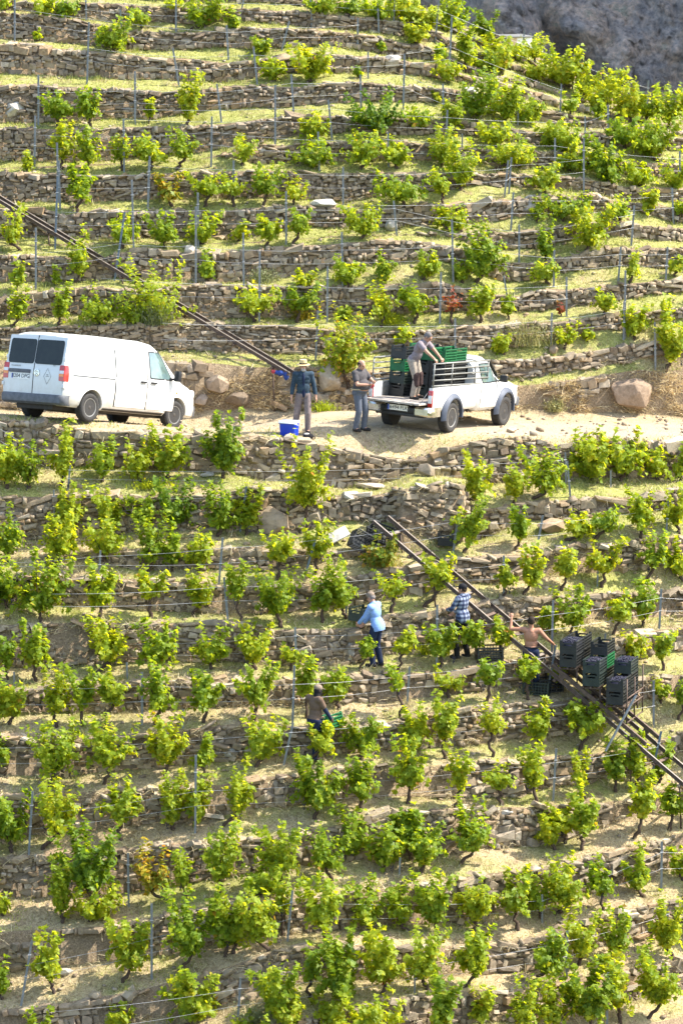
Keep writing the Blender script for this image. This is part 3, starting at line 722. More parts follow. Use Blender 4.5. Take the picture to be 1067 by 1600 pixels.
# ------------------------------------------------------------------ vines
# (foot x, foot y, crown centre x, crown top y, crown bottom y, crown width[, look]) read off the photograph
VINES = [
 (66,24,65,0,22,38),(102,24,103,0,24,38),(8,14,5,-8,12,20),(178,79,177,28,77,62),(222,42,220,8,36,30),(297,45,318,-5,42,55),(275,30,268,-6,12,30),(338,32,337,-4,28,24),(58,62,58,45,60,9),
 (92,197,90,148,183,60),(140,200,140,146,188,44),(233,192,234,157,184,15),(291,195,295,123,190,44),(96,264,97,200,250,42),(134,266,138,208,256,46),(42,267,42,238,263,20),(190,266,190,204,255,36),(237,265,236,215,252,60),(275,265,289,207,250,46),
 (429,126,424,92,121,44),(410,82,410,62,80,32),(480,128,487,75,126,74),(362,46,362,15,45,24),(500,21,505,-8,18,55),(545,23,545,-6,20,46),(590,31,590,0,28,52),(640,40,638,-5,35,62),(672,46,668,5,42,46),(702,50,700,2,48,38),(688,97,690,72,94,24),(683,160,683,140,158,14),
 (480,219,490,179,213,48),(590,213,588,150,206,94,'dark'),(378,258,382,217,251,42),(500,263,490,222,260,72),(562,263,570,212,258,82),(620,263,618,220,258,52),(690,259,690,206,255,56),(560,121,560,100,118,13),(595,81,595,64,79,12),
 (716,45,718,8,44,40),(762,74,762,24,66,44,'dark'),(785,118,785,65,110,62),(727,110,727,45,100,38),(840,100,835,60,92,36),(880,138,880,78,133,86),(842,128,835,92,125,52),(890,184,892,136,178,30),(936,189,937,155,184,24),(950,164,948,112,158,62),(985,190,985,130,186,62),(1042,198,1045,142,194,72),
 (745,190,745,122,186,62),(790,192,790,128,190,62),(835,197,830,150,192,48),(775,228,775,195,223,72),(870,228,865,190,223,64),(770,264,790,222,258,92),(895,268,890,228,266,52),(950,290,950,228,286,64,'dark'),(1030,254,1020,190,248,96),(720,296,720,232,292,56),(1000,192,1010,150,186,44),(905,150,915,108,146,50),
 (119,331,128,268,313,46),(271,322,262,278,316,44,'yellow'),(318,323,328,276,304,78),(33,390,15,334,382,46),(118,442,123,366,437,36),(192,388,190,340,378,64),(257,387,254,340,381,46),(313,382,318,338,380,66),(26,454,28,413,445,22),(88,446,89,418,442,14),(323,441,326,398,436,34),
 (17,510,28,455,503,32),(91,510,93,452,500,34),(153,516,155,452,508,68),(199,516,215,466,508,64),(250,521,250,422,514,108),
 (365,322,365,278,304,38),(413,320,417,262,305,52),(458,319,460,276,312,40),(415,384,420,335,375,42),(458,381,466,330,365,46),(372,376,376,348,371,30),(560,374,571,327,368,74),(632,320,628,274,314,86),(690,318,692,268,304,44),(712,363,695,322,357,42),
 (482,447,475,425,443,36),(542,448,545,405,443,54),(602,442,602,402,439,38),(660,438,665,392,433,36),(396,503,400,455,487,84),(465,503,468,448,487,60),(596,510,600,450,497,46),(647,504,652,444,491,52),(705,505,705,455,490,36,'red'),(540,501,542,482,496,22),
 (722,363,718,325,360,30),(742,440,752,362,436,84,'dark'),(722,441,722,410,438,30),(880,344,878,306,338,86,'dark'),(838,346,842,318,341,32),(915,391,920,330,387,90),(852,411,852,350,405,30),(857,446,852,410,437,42),(982,441,988,395,434,34),(1053,431,1058,398,424,26),(752,503,750,450,494,46),(795,498,794,460,491,18),(876,494,876,474,489,11,'red'),
 (945,491,945,455,485,36),(990,530,991,485,526,42),(882,546,884,508,538,34),(917,532,917,512,528,22),(1040,576,1048,485,570,58),(788,553,785,525,551,36),(1012,336,1015,300,331,34),(1058,341,1062,308,337,26),(545,600,538,498,592,92,'ygreen'),(628,536,628,512,534,28),
 (700,130,700,92,128,44),(655,205,655,168,200,46),(812,262,812,226,258,60),(850,300,850,262,296,54),(708,205,708,160,200,40),(880,240,880,205,236,56),(925,262,925,226,258,60),(1000,292,1000,255,288,56),(975,230,975,192,226,60),(1055,300,1055,258,296,54),(760,118,760,84,114,50),(930,170,930,132,166,50),(1020,230,1020,196,226,50),(968,345,968,312,342,44),(812,96,812,66,92,44),(650,70,650,36,66,44),
 # below the road
 (12,762,8,690,756,54),(45,762,45,700,757,60),(92,762,98,676,755,44),(160,753,160,695,747,62),(222,753,215,690,749,52),(262,749,262,676,744,62),(348,747,350,655,741,68,'dark'),(480,838,478,703,800,82),(731,794,746,716,782,50),(803,785,806,728,780,38),(832,780,852,710,773,74),(930,753,920,685,750,74),(968,751,975,680,744,72),(1026,749,1028,698,743,62),(1062,751,1064,700,746,22),
 (105,843,105,766,834,50),(165,838,170,772,831,62),(235,828,225,778,822,56),(262,828,270,762,824,72,'dark'),(340,838,345,765,834,56),(385,836,386,772,829,46),(725,864,735,787,850,64),(803,859,813,800,842,32),(878,845,905,806,840,50),(928,842,945,800,830,50),(1000,839,1003,778,830,42),(1062,832,1055,768,822,46),
 (15,880,12,805,874,48),(90,882,92,810,874,62,'grapes'),(160,884,162,815,870,72),(232,894,236,815,886,50),(270,893,268,830,884,32),(312,897,313,838,885,52),(434,904,437,838,878,56),(493,897,495,825,876,48),(600,888,595,845,881,62,'yellow'),
 (541,966,535,885,957,52),(610,961,616,902,936,52),(660,949,690,876,922,54),(786,934,790,880,918,32),(818,928,828,865,917,46),(876,921,885,860,904,38),(940,916,945,850,896,54),(1009,911,1020,840,890,46),(1065,906,1060,850,899,42),
 (65,971,62,882,963,98,'spots'),(12,951,8,885,944,40),(152,971,158,893,951,56),(236,965,236,895,937,52),(300,961,312,900,948,44),(375,972,372,890,938,30),(441,979,432,900,963,92,'dark'),(502,972,505,905,954,46),
 (56,1065,55,980,1045,52),(14,1062,8,1000,1048,30),(148,1053,170,980,1038,72),(233,1056,250,982,1043,66),(331,1046,330,985,1038,54),(400,1046,395,985,1036,66),(455,1047,455,1005,1034,42),(562,1049,571,985,1030,26),(620,1048,631,980,1020,44),(687,1043,690,985,1026,56),(747,1036,742,965,1012,46),(787,1028,782,958,1008,46),
 (891,995,893,930,984,52),(858,991,857,940,984,32),(957,992,967,935,970,42),(1004,980,1007,918,967,44),
 (14,1131,20,1075,1122,58,'spots'),(89,1137,85,1048,1122,52),(130,1134,125,1053,1110,46),(158,1136,177,1050,1105,48),(243,1134,250,1050,1116,62),(319,1129,322,1055,1113,66),(395,1127,400,1045,1104,66),(478,1122,478,1030,1095,30),(530,1108,525,1030,1098,54),(625,1121,622,1045,1080,38),(700,1091,700,1048,1078,46),(759,1096,765,1030,1070,42),(825,1093,822,1018,1068,50),(864,1078,872,1036,1064,40),
 (986,1036,990,992,1031,48),(1036,1047,1035,995,1028,36),(1060,1124,1067,1068,1100,32),(1032,1098,1033,1062,1091,28),
 (8,1206,4,1150,1200,32),(76,1231,85,1143,1214,78),(162,1226,172,1138,1204,78),(256,1217,262,1130,1199,66),(325,1215,315,1160,1200,38),(398,1197,410,1132,1188,64),(478,1197,498,1120,1178,58),(560,1187,565,1110,1178,90),(640,1182,650,1110,1174,52),(697,1185,695,1095,1160,52),(769,1182,768,1105,1150,46),(832,1172,842,1103,1158,44),(904,1172,920,1090,1148,84),
 (20,1332,15,1250,1318,62),(66,1327,92,1232,1308,74),(189,1313,187,1225,1293,72),(270,1297,268,1220,1290,58),(303,1293,305,1215,1284,42),(349,1291,370,1203,1278,54),(492,1279,495,1196,1268,84,'dark'),(562,1269,565,1188,1256,60),(637,1256,640,1168,1238,64),(710,1263,720,1173,1238,40),(785,1260,778,1205,1233,50),(837,1255,835,1172,1236,46),(914,1248,906,1178,1228,30),(963,1238,962,1168,1223,46),(987,1236,998,1163,1220,38),(1030,1222,1035,1170,1212,42),
 (165,1432,138,1308,1398,112,'dark'),(100,1442,95,1345,1432,54),(138,1441,148,1392,1438,92),(5,1432,2,1400,1428,22),(263,1409,237,1335,1398,64,'yellow'),(290,1407,286,1340,1390,32),(344,1395,345,1303,1383,80),(440,1381,440,1298,1370,78),(520,1377,510,1308,1365,68),(402,1401,408,1358,1398,64),(545,1347,552,1278,1338,44),(598,1361,600,1298,1358,60),(657,1364,662,1290,1358,66),(640,1345,638,1262,1330,54),(720,1351,738,1266,1338,70),(869,1328,860,1278,1322,48),(909,1328,912,1248,1303,64),(885,1318,878,1258,1302,44),(989,1311,1002,1218,1283,54),(1044,1297,1050,1223,1278,42),
 (84,1552,78,1473,1536,58),(192,1535,205,1448,1518,76),(277,1525,297,1408,1504,84),(351,1496,355,1413,1484,66),(424,1486,402,1403,1474,78),(365,1490,368,1405,1478,64),(443,1462,440,1370,1430,28),(510,1473,505,1388,1453,68),(580,1459,575,1388,1453,68),(640,1456,625,1393,1448,52),(684,1459,680,1373,1448,60),(741,1459,745,1378,1443,74),(810,1454,805,1373,1428,64),(867,1430,882,1348,1424,74),(845,1434,842,1375,1424,40),(943,1422,940,1348,1400,48),(1010,1403,995,1338,1393,48),(1066,1376,1062,1333,1367,28),
 (461,1587,428,1518,1588,76),(530,1572,535,1478,1568,84,'dark'),(482,1560,485,1490,1535,38),(596,1554,602,1468,1543,74,'redspot'),(670,1547,660,1463,1538,74),(722,1546,740,1458,1530,64),(828,1537,850,1468,1524,68),(904,1508,908,1428,1500,58),(952,1502,962,1428,1494,60),(1054,1500,1042,1413,1488,58),(3,1562,0,1488,1558,28),
 (285,1608,300,1528,1600,94),(190,1610,185,1578,1606,46),(580,1650,580,1573,1636,114),(690,1640,690,1543,1620,64),(920,1615,922,1518,1600,94,'dark'),(862,1618,868,1543,1608,74),(1010,1592,1030,1498,1576,78),(750,1612,752,1553,1600,44),(808,1625,820,1545,1610,54),(970,1600,966,1505,1582,56),(390,1640,395,1590,1630,60),(450,1625,450,1560,1612,60),(60,1645,62,1590,1630,40),(520,1612,522,1560,1605,60),
 # beyond the frame, at both sides
 (1105,905,1108,848,895,44),(1110,1000,1112,935,985,46),(1100,1120,1105,1040,1100,56),(1110,1200,1112,1110,1180,60),(1112,1290,1115,1210,1270,54),(1105,1380,1108,1300,1360,62),(1110,1480,1112,1400,1465,62),(1105,745,1108,680,735,60),(1108,430,1112,380,420,48),(1104,500,1108,450,490,44),
 (-35,760,-35,690,750,58),(-40,880,-40,805,868,60),(-38,970,-36,895,955,56),(-42,1060,-42,985,1045,62),(-36,1135,-34,1055,1115,64),(-40,1215,-38,1135,1200,66),(-42,1330,-40,1245,1315,66),(-38,1435,-38,1350,1415,66),(-40,1550,-40,1470,1535,70),(-40,330,-38,275,318,50),(-38,265,-36,210,252,48),(-36,510,-34,455,500,46),
]
CALM = {(478,1197),(560,1187),(825,1093),(864,1078),(747,1036),(562,1049),(620,1048),(455,1047),(530,1108),(904,1172),(787,1028)}
LT = np.array([(0, 0, 0), (0.34, -0.10, .05), (0.52, 0.10, .12), (0.34, 0.32, .06), (0.50, 0.58, .12), (0.20, 0.60, .03), (0.0, 1.0, -.12),
               (-0.20, 0.60, .03), (-0.50, 0.58, .12), (-0.34, 0.32, .06), (-0.52, 0.10, .12), (-0.34, -0.10, .05), (0, 0.38, -.06)])
LF = np.array([(12, i, (i + 1) % 12) for i in range(12)])

def leaves_np(P, Nrm, size, r):
    """one lobed leaf per point; returns verts, faces"""
    n = len(P)
    Nrm = Nrm / np.linalg.norm(Nrm, axis=1, keepdims=True)
    a = r.normal(0, 1, (n, 3)); a[:, 2] -= 1.2                       # tips tend to hang
    u = a - Nrm * np.sum(a * Nrm, 1, keepdims=True); u /= np.linalg.norm(u, axis=1, keepdims=True)
    w = np.cross(u, Nrm)
    curl = r.uniform(-0.6, 1.8, n)[:, None]
    L = LT[None] * size[:, None, None]
    V = P[:, None] + w[:, None] * L[:, :, 0:1] + u[:, None] * (L[:, :, 1:2] - 0.4 * size[:, None, None]) + Nrm[:, None] * (L[:, :, 2:3] * curl[:, :, None])
    F = LF[None] + (np.arange(n) * 13)[:, None, None]
    return V.reshape(-1, 3), F.reshape(-1, 3)

def crown_shoots(w, h, r, n, wild=True):
    """bezier shoots inside a crown of width w, height h standing on (0,0,0)"""
    S = []
    for i in range(n):
        az = r.uniform(0, 2 * math.pi); rad = w * 0.5 * math.sqrt(r.uniform(0.05, 1.0))
        tz = h * r.uniform(0.35, 1.0) * (1 - 0.25 * (rad / (w * .5)) ** 3)
        e = np.array([math.cos(az) * rad, math.sin(az) * rad * min(1, 0.45 / max(w * .5, .1) + .25), tz])
        m = np.array([e[0] * r.uniform(.3, .9), e[1] * r.uniform(.3, .9), h * r.uniform(.25, .75)])
        if wild and r.uniform() < 0.22: e[2] = h * r.uniform(1.0, 1.22); e[:2] *= 1.15
        elif r.uniform() < 0.25: e[2] = h * r.uniform(-0.02, 0.25); m[2] = h * .55
        S.append((np.zeros(3) + np.array([r.normal(0, .05), r.normal(0, .05), h * .06]), m, e))
    return S

def bez(s, t):
    t = np.asarray(t)[:, None]
    return s[0] * (1 - t) ** 2 + s[1] * 2 * t * (1 - t) + s[2] * t * t

def make_crown(w, h, seed, dens=1.0, leaf=0.062, wild=True):
    r = np.random.default_rng(seed)
    ns = int(5 + w / 0.075 * (0.8 + h * .3))
    S = crown_shoots(w, h, r, ns, wild)
    tot = int(np.clip(830 * w * h + 90, 30, 1500) * dens)
    len_ = np.array([np.linalg.norm(s[2] - s[0]) + .08 for s in S]); cnt = np.maximum(2, (tot * len_ / len_.sum())).astype(int)
    P = []
    for s, c in zip(S, cnt):
        t = r.uniform(0.12, 1.0, c)
        P.append(bez(s, t) + r.normal(0, 0.048, (c, 3)) * min(1, w / .35))
    P = np.concatenate(P)
    cen = np.array([0, 0, h * 0.4])
    out = (P - cen); out /= np.linalg.norm(out, axis=1, keepdims=True) + 1e-6
    N = out * 0.7 + np.array([0.15, -0.15, 0.75]) + r.normal(0, 0.55, P.shape)
    size = r.uniform(0.65, 1.35, len(P)) * r.uniform(.86, 1.16) * leaf * 1.6
    V, F = leaves_np(P, N, size, r)
    return V, F, S

def trunk_mesh(bm, p0, p1, r0, rr, arms):
    d = p1 - p0
    n = 5
    pts, rad = [], []
    for i in range(n + 1):
        t = i / n
        wv = math.sin(t * math.pi) * d.length * 0.16
        pts.append(p0 + d * t + Vector((rr.uniform(-1, 1) * wv, rr.uniform(-1, 1) * wv, 0)))
        rad.append(r0 * (1.25 - 0.45 * t) * rr.uniform(.85, 1.15))
    pts[0].z -= 0.08
    rad[-1] *= 1.25
    tube(bm, pts, rad, 7)
    for s in arms:
        a = [p1 + Vector(x) for x in bez(s, np.linspace(0, 0.62, 4)).tolist()]
        a[0] = pts[-1] + Vector((0, 0, -.02))
        tube(bm, a, [r0 * .55, r0 * .42, r0 * .28, r0 * .16], 5)

def size_words(w, h, look, r):
    if look == 'red': return "small red leaved vine"
    if look == 'ygreen': return "yellow green vine"
    if look == 'yellow': return "yellowing vine"
    if look == 'grapes': return "bushy grape hung vine"
    if look == 'spots': return "leafy vine with yellow leaves"
    if look == 'redspot': return "vine with one red cluster"
    if h < 0.42 and w < 0.35: return "tiny young vine"
    if look == 'dark': return "big dark green bushy vine" if w > .8 else "dark green vine"
    if w < 0.5 and h > 1.2 * w: return "slender upright vine"
    if w > 1.35 * h: return "low spreading vine"
    if w > 0.95: return "broad leafy vine"
    if h > 1.15 * w: return "tall leafy vine"
    if w < 0.55: return "small leafy vine"
    return "rounded green vine"

def build_vines():
    recs = []
    for i, v in enumerate(VINES):
        look = v[6] if len(v) > 6 else ''
        p, k = foot_at(v[0], v[1])
        if look == 'ygreen': p, k = pix_ground(v[0], v[1])[0], K_BANK
        recs.append([v, look, p, k])
    rows = {}
    for rec in recs: rows.setdefault(rec[3], []).append(rec)
    for k, lst in rows.items():
        lst.sort(key=lambda q: q[2].x)
        n = 0
        for rec in lst:
            vis = -5 < rec[0][0] < 1072 and rec[0][3] < 1600
            if vis: n += 1
            rec.append(n if vis else 0)
    for i, (v, look, p, k, num) in enumerate(recs):
        bx, by, cx, ct, cb, w = v[:6]
        s = FPX / (p.y - CAM.y)
        Y = p.y - (0.02 if k != K_BANK else 0.15)
        top = Vector(PT(cx, ct, Y)); bot = Vector(PT(cx, cb, Y))
        calm = (v[0], v[1]) in CALM; wm = (1.0 if calm else 1.13) * w / s; hm = max(0.12, (0.92 if calm else 1.06) * (top.z - bot.z))
        head = bot + Vector((0, 0, hm * 0.10))
        rr = random.Random(500 + i)
        dens = {'dark': 1.25, 'yellow': 0.8, 'red': 0.22}.get(look, 1.0) * rr.uniform(.85, 1.1)
        V, F, S = make_crown(wm, hm, 900 + i, dens, 0.060 if by > 560 else 0.056, not calm)
        mat = {'dark': M["leaf_dark"], 'yellow': M["leaf_yellow"], 'red': M["leaf_red"]}.get(look, M["leaf"])
        words = size_words(wm, hm, look, rr)
        where = terrace_words(k)
        if k == K_BANK and 500 < bx < 580: label = "tall yellowing vine growing up the bank between the bald man and the hatted man"
        elif num: label = "%s, %s from left on %s" % (words, ORD[min(num, 30)], where)
        else: label = "%s standing past the %s end of %s" % (words, "right" if bx > 500 else "left", where)
        root = empty("grape_vine", p, label=label, cat="vine", group="grape vines on the terraces")
        off = bot - p
        # trunk
        bm = bmesh.new()
        arms = [S[j] for j in range(min(3, len(S)))]
        trunk_mesh(bm, Vector((0, 0, 0)), off + Vector((0, 0, hm * .05)), max(0.012, min(0.042, 0.016 + 0.028 * wm)), rr, arms)
        bm_obj("trunk", bm, M["bark"], root, 60)
        me = np_mesh("crown", V + np.array(off), F)
        o = link_mesh("crown", me, mat, root)
        extra = {'ygreen': (0.25, "leaf_yellow"), 'spots': (0.10, "leaf_yellow"), 'redspot': (0.05, "leaf_red"), '': (0.012, "leaf_yellow")}.get(look)
        if extra:
            me.materials.append(M[extra[1]])
            nl = len(F) // 12
            r = np.random.default_rng(i)
            if look == 'redspot':
                c = np.array(off) + np.array([0.06, -0.2, 0.12]); cen = (V + np.array(off)).reshape(-1, 13, 3).mean(1)
                hit = np.linalg.norm(cen - c, axis=1) < 0.14
            else: hit = r.uniform(0, 1, nl) < (extra[0] if look else rr.choice((0, .005, .01, .03)))
            me.polygons.foreach_set("material_index", np.repeat(hit.astype(np.int32), 12))
        if look == 'grapes' or (look in ('', 'dark') and by > 560 and rr.random() < 0.22):
            for q in range(5 if look == 'grapes' else 1):
                bm = bmesh.new()
                c = off + Vector((rr.uniform(-.3, .3) * wm, -0.12 - rr.uniform(0, .1), hm * rr.uniform(.05, .25)))
                for g in range(26):
                    t = rr.random(); rad = 0.042 * (1 - t * .75)
                    a = rr.uniform(0, 6.28)
                    bmesh.ops.create_icosphere(bm, subdivisions=1, radius=0.012, matrix=Matrix.Translation(c + Vector((math.cos(a) * rad, math.sin(a) * rad, -t * .16))))
                bm_obj("grape_bunch", bm, M["grape"], root, 80)
M["grape"] = plain("black_grape", (0.018, 0.016, 0.035), 0.45, var=0.4, scale=60)
build_vines()

# ------------------------------------------------------------------ trellis posts (foot x, y, top x, y[, look]) and wires
POSTS = [
 (23,65,23,-5),(136,130,139,33),(135,32,134,-8),(190,45,188,14),(275,48,275,-5),(280,135,270,74),(60,198,60,116),(211,195,211,110),(346,190,339,130),(54,265,55,180),(194,268,193,185),(330,260,331,181),(233,296,234,243),(91,302,89,222),(357,92,354,38),
 (374,30,381,-4),(487,42,485,-5),(440,78,452,32),(402,131,396,72),(459,178,455,115),(430,225,430,132),(519,219,513,155),(564,168,563,116),(559,78,559,27),(575,122,575,80),(592,52,590,4),(630,170,632,83),(693,187,692,130),(615,32,617,-5),(680,64,686,-5),(701,128,706,25),(499,266,497,205),(607,260,606,205),(697,224,699,171),
 (741,62,743,28),(815,92,819,47),(894,138,897,85),(1010,176,1013,125),(875,180,877,130),(809,194,810,150),(950,222,950,163),(914,220,914,180),(722,230,722,208),(867,270,867,215),(912,304,912,215),(795,302,799,245),
 (86,389,90,275,'blue'),(94,326,92,250),(179,438,195,330,'blue'),(209,390,206,280),(231,329,233,250),(306,445,306,322),(310,384,309,300),(56,453,56,355),(447,382,447,298),(365,316,365,250),(536,320,536,260),(620,368,615,313),(535,448,534,362),(381,448,380,363),(405,503,406,392),(511,505,512,415),(708,440,706,342),(493,562,497,485),(687,505,689,425),
 (788,307,794,250),(798,359,802,300),(811,411,811,350),(865,448,866,390),(885,494,885,432),(966,438,970,385),(986,384,991,320),(976,528,977,422),(1052,349,1050,293),(974,530,975,470),(792,472,787,430),(1024,576,1023,503),(861,541,862,488),(711,548,711,497),(1062,300,1062,235),(1040,440,1043,385),
 (106,766,110,725),(85,812,84,765),(363,686,366,665),(884,757,883,707),(891,777,886,720),(954,762,954,735),(708,862,717,800),(838,862,848,805),(1041,833,1044,782),(477,898,497,828,'blue'),(375,825,385,760,'blue'),(155,906,157,860),(342,913,348,840),(356,970,350,902),(541,964,540,893),(682,1045,683,945),(787,932,787,868),(862,1022,864,938),(933,916,934,890),(1030,982,1033,920),(22,1074,22,1050),(199,1061,198,1035),(463,1042,461,980),(636,1101,640,1042),(222,1133,222,1050),(286,1152,286,1108),(1021,1136,1021,1063),(945,1015,946,990),
 (1015,1226,1033,1143,'blue'),(443,1196,458,1130),(457,1131,460,1040),(305,1302,306,1180),(864,1252,869,1170),(45,1336,51,1237),(753,1277,757,1240),(201,1417,200,1333),(1033,1392,1034,1315),(624,1367,625,1340),(449,1472,457,1392),(237,1532,237,1412),(33,1572,50,1470),(371,1606,376,1528),(847,1442,847,1398),(948,1606,950,1520),(885,1527,886,1455),(1043,1462,1043,1420),(648,1552,648,1500),(667,928,688,880,'blue'),(855,1083,868,1008),(1087,1392,1087,1310),(1090,990,1092,925),(-20,1230,-20,1150),(-25,700,-25,640),
]
def build_posts():
    recs = []
    for q in POSTS:
        p, k = foot_at(q[0], q[1])
        recs.append((q, p, k))
    # a strut that leans against the trolley
    rows = {}
    for rec in recs: rows.setdefault(rec[2], []).append(rec)
    heads = {}
    for k, lst in rows.items():
        lst.sort(key=lambda a: a[1].x)
        n = 0
        for q, p, kk in lst:
            vis = 0 < q[0] < 1067 and q[3] < 1600
            if vis: n += 1
            top = Vector(PT(q[2], q[3], p.y - 0.02))
            d = top - p
            tall = d.length
            lean = d.x / max(d.z, .1)
            look = "blue grey" if len(q) > 4 else "grey"
            words = "%s %s metal post" % ("leaning" if abs(lean) > .12 else ("tall" if tall > 1.25 else ("short" if tall < .65 else "upright")), look)
            label = "%s, %s from left on %s" % (words, ORD[min(30, n)], terrace_words(k)) if vis else "%s past the %s end of %s" % (words, "right" if q[0] > 500 else "left", terrace_words(k))
            root = empty("trellis_post", p, label=label, cat="post", group="metal trellis posts")
            # open C profile stake
            bm = bmesh.new()
            u, v, dn = Vector((1, 0, 0)), Vector((0, 1, 0)), d.normalized()
            u = (u - dn * u.dot(dn)).normalized(); v = dn.cross(u)
            w, g = (0.024, 0.02) if tall > .8 else (0.02, 0.017)
            prof = [(-w, -g), (w, -g), (w, g), (w - .006, g), (w - .006, -g + .006), (-w + .006, -g + .006), (-w + .006, g), (-w, g)]
            a = [bm.verts.new(u * x + v * y - dn * .15) for x, y in prof]; b = [bm.verts.new(u * x + v * y + d) for x, y in prof]
            for j in range(8): bm.faces.new((a[j], a[(j + 1) % 8], b[(j + 1) % 8], b[j]))
            bm.faces.new(b)
            bm_obj("stake", bm, M["post_blue"] if len(q) > 4 else M["post"], root)
            for hgt in (0.45, 0.78):
                if tall > .6:
                    bm = bmesh.new(); box(bm, d * hgt + Vector((0, -.02, 0)), (.075, .05, .012))
                    bm_obj("wire_clip", bm, M["wire"], root)
            heads.setdefault(k, []).append((p, d, vis))
    r = random.Random(9)
    for k, lst in heads.items():
        lst = [l for l in lst]
        if len(lst) < 2: continue
        for nm, hgt in (("lower", 0.45), ("upper", 0.78)):
            pts = []
            seq = [(l[0] + l[1] * min(hgt, hgt * 1.0 / max(l[1].length, .5) + .1)) for l in lst if l[1].length > .55]
            if len(seq) < 2: continue
            first, last = seq[0], seq[-1]
            if first.x > -6: seq = [first + (first - seq[1]).normalized() * min(4.0, first.x + 8)] + seq
            bm = bmesh.new()
            for a, b in zip(seq, seq[1:]):
                nseg = 6
                sag = 0.012 * (b - a).length
                pts += [a.lerp(b, t / nseg) + Vector((0, -.045, -sag * math.sin(math.pi * t / nseg))) for t in range(nseg)]
            pts.append(seq[-1] + Vector((0, -.045, 0)))
            tube(bm, pts, 0.003, 4)
            o = bm_obj("trellis_wire", bm, M["wire"])
            tag(o, "%s thin trellis wire strung along the posts on %s" % (nm, terrace_words(k)), "wire", "trellis wires between the posts")
build_posts()
# ------------------------------------------------------------------ vehicles
M["white_paint"] = plain("white_car_paint", (0.62, 0.61, 0.58), 0.32, var=0.05, scale=3, spec=0.5, coat=0.4)
def car_paint():
    """white paint with road dust low on the panels and faint grime"""
    m, nt, b = new_mat("white_car_paint")
    tc = nt.nodes.new("ShaderNodeTexCoord"); sp = nt.nodes.new("ShaderNodeSeparateXYZ"); nt.links.new(tc.outputs["Object"], sp.inputs[0])
    n = noise_node(nt, 5.0, 6, .7)
    mr = nt.nodes.new("ShaderNodeMapRange"); nt.links.new(sp.outputs[2], mr.inputs[0])
    mr.inputs[1].default_value = .35; mr.inputs[2].default_value = 1.0; mr.inputs[3].default_value = .62; mr.inputs[4].default_value = .05
    mu = nt.nodes.new("ShaderNodeMath"); mu.operation = 'MULTIPLY'; nt.links.new(mr.outputs[0], mu.inputs[0])
    r = ramp(nt, n.outputs[0], [(.3, (.25, .25, .25)), (.7, (1.2, 1.2, 1.2))]); nt.links.new(r.outputs[0], mu.inputs[1])
    nt.links.new(mix(nt, mu.outputs[0], (.62, .61, .575), (.40, .32, .22)), b.inputs["Base Color"])
    rr = nt.nodes.new("ShaderNodeMapRange"); nt.links.new(mu.outputs[0], rr.inputs[0]); rr.inputs[3].default_value = .28; rr.inputs[4].default_value = .8; nt.links.new(rr.outputs[0], b.inputs["Roughness"])
    b.inputs["Coat Weight"].default_value = .3
    return m
M["white_paint"] = car_paint()
M["glass"] = plain("tinted_glass", (0.014, 0.016, 0.011), 0.06, var=0.4, scale=5, spec=0.3)
M["glass_light"] = plain("side_glass", (0.10, 0.15, 0.15), 0.03, var=0.4, scale=4, spec=1.0)
M["bumper"] = plain("grey_bumper_plastic", (0.10, 0.10, 0.105), 0.6, var=0.35, scale=10)
M["black"] = plain("black_plastic", (0.016, 0.016, 0.017), 0.5, var=0.3)
M["dark"] = plain("dark_gap", (0.02, 0.02, 0.02), 0.9)
M["tyre"] = plain("tyre_rubber", (0.035, 0.032, 0.029), 0.85, var=0.35, scale=25)
M["rim"] = plain("steel_rim", (0.30, 0.29, 0.27), 0.45, 0.5, var=0.3)
M["rim_dark"] = plain("dark_rim", (0.07, 0.06, 0.05), 0.6, 0.2, var=0.3)
M["red_lens"] = plain("red_lens", (0.45, 0.015, 0.012), 0.15, var=0.15, spec=0.7)
M["orange_lens"] = plain("orange_lens", (0.75, 0.20, 0.02), 0.2, var=0.1, spec=0.7)
M["clear_lens"] = plain("clear_lens", (0.65, 0.62, 0.58), 0.15, var=0.1, spec=0.7)
M["plate"] = plain("number_plate", (0.78, 0.76, 0.70), 0.5, var=0.06)
M["plate_blue"] = plain("plate_blue", (0.03, 0.08, 0.40), 0.5, var=0.05)
M["ink"] = plain("black_ink", (0.02, 0.02, 0.02), 0.6, var=0.0)
M["chrome"] = plain("chrome", (0.62, 0.60, 0.54), 0.22, 0.9, var=0.2, scale=8)
M["rack"] = plain("rack_paint", (0.20, 0.195, 0.175), 0.5, 0.3, var=0.2)
M["flare"] = plain("dark_blue_grey_plastic", (0.065, 0.075, 0.10), 0.6, var=0.25)
M["bedliner"] = plain("scuffed_bed", (0.36, 0.31, 0.26), 0.7, var=0.6, scale=9)
M["brown"] = plain("underbody", (0.05, 0.042, 0.035), 0.9)

def lettering(name, text, size, mat, parent, loc, rot, ext=0.001):
    cu = bpy.data.curves.new(name, 'FONT'); cu.body = text; cu.size = size; cu.extrude = ext; cu.align_x = 'CENTER'; cu.align_y = 'CENTER'
    tmp = bpy.data.scenes.new("scratch"); q = bpy.data.objects.new("scratch", cu); tmp.collection.objects.link(q)
    tmp.view_layers[0].update()
    me = bpy.data.meshes.new_from_object(q.evaluated_get(tmp.view_layers[0].depsgraph))
    bpy.data.objects.remove(q); bpy.data.scenes.remove(tmp)
    me.materials.clear()
    o = link_mesh(name, me, mat, parent)
    o.location = loc; o.rotation_euler = rot
    return o

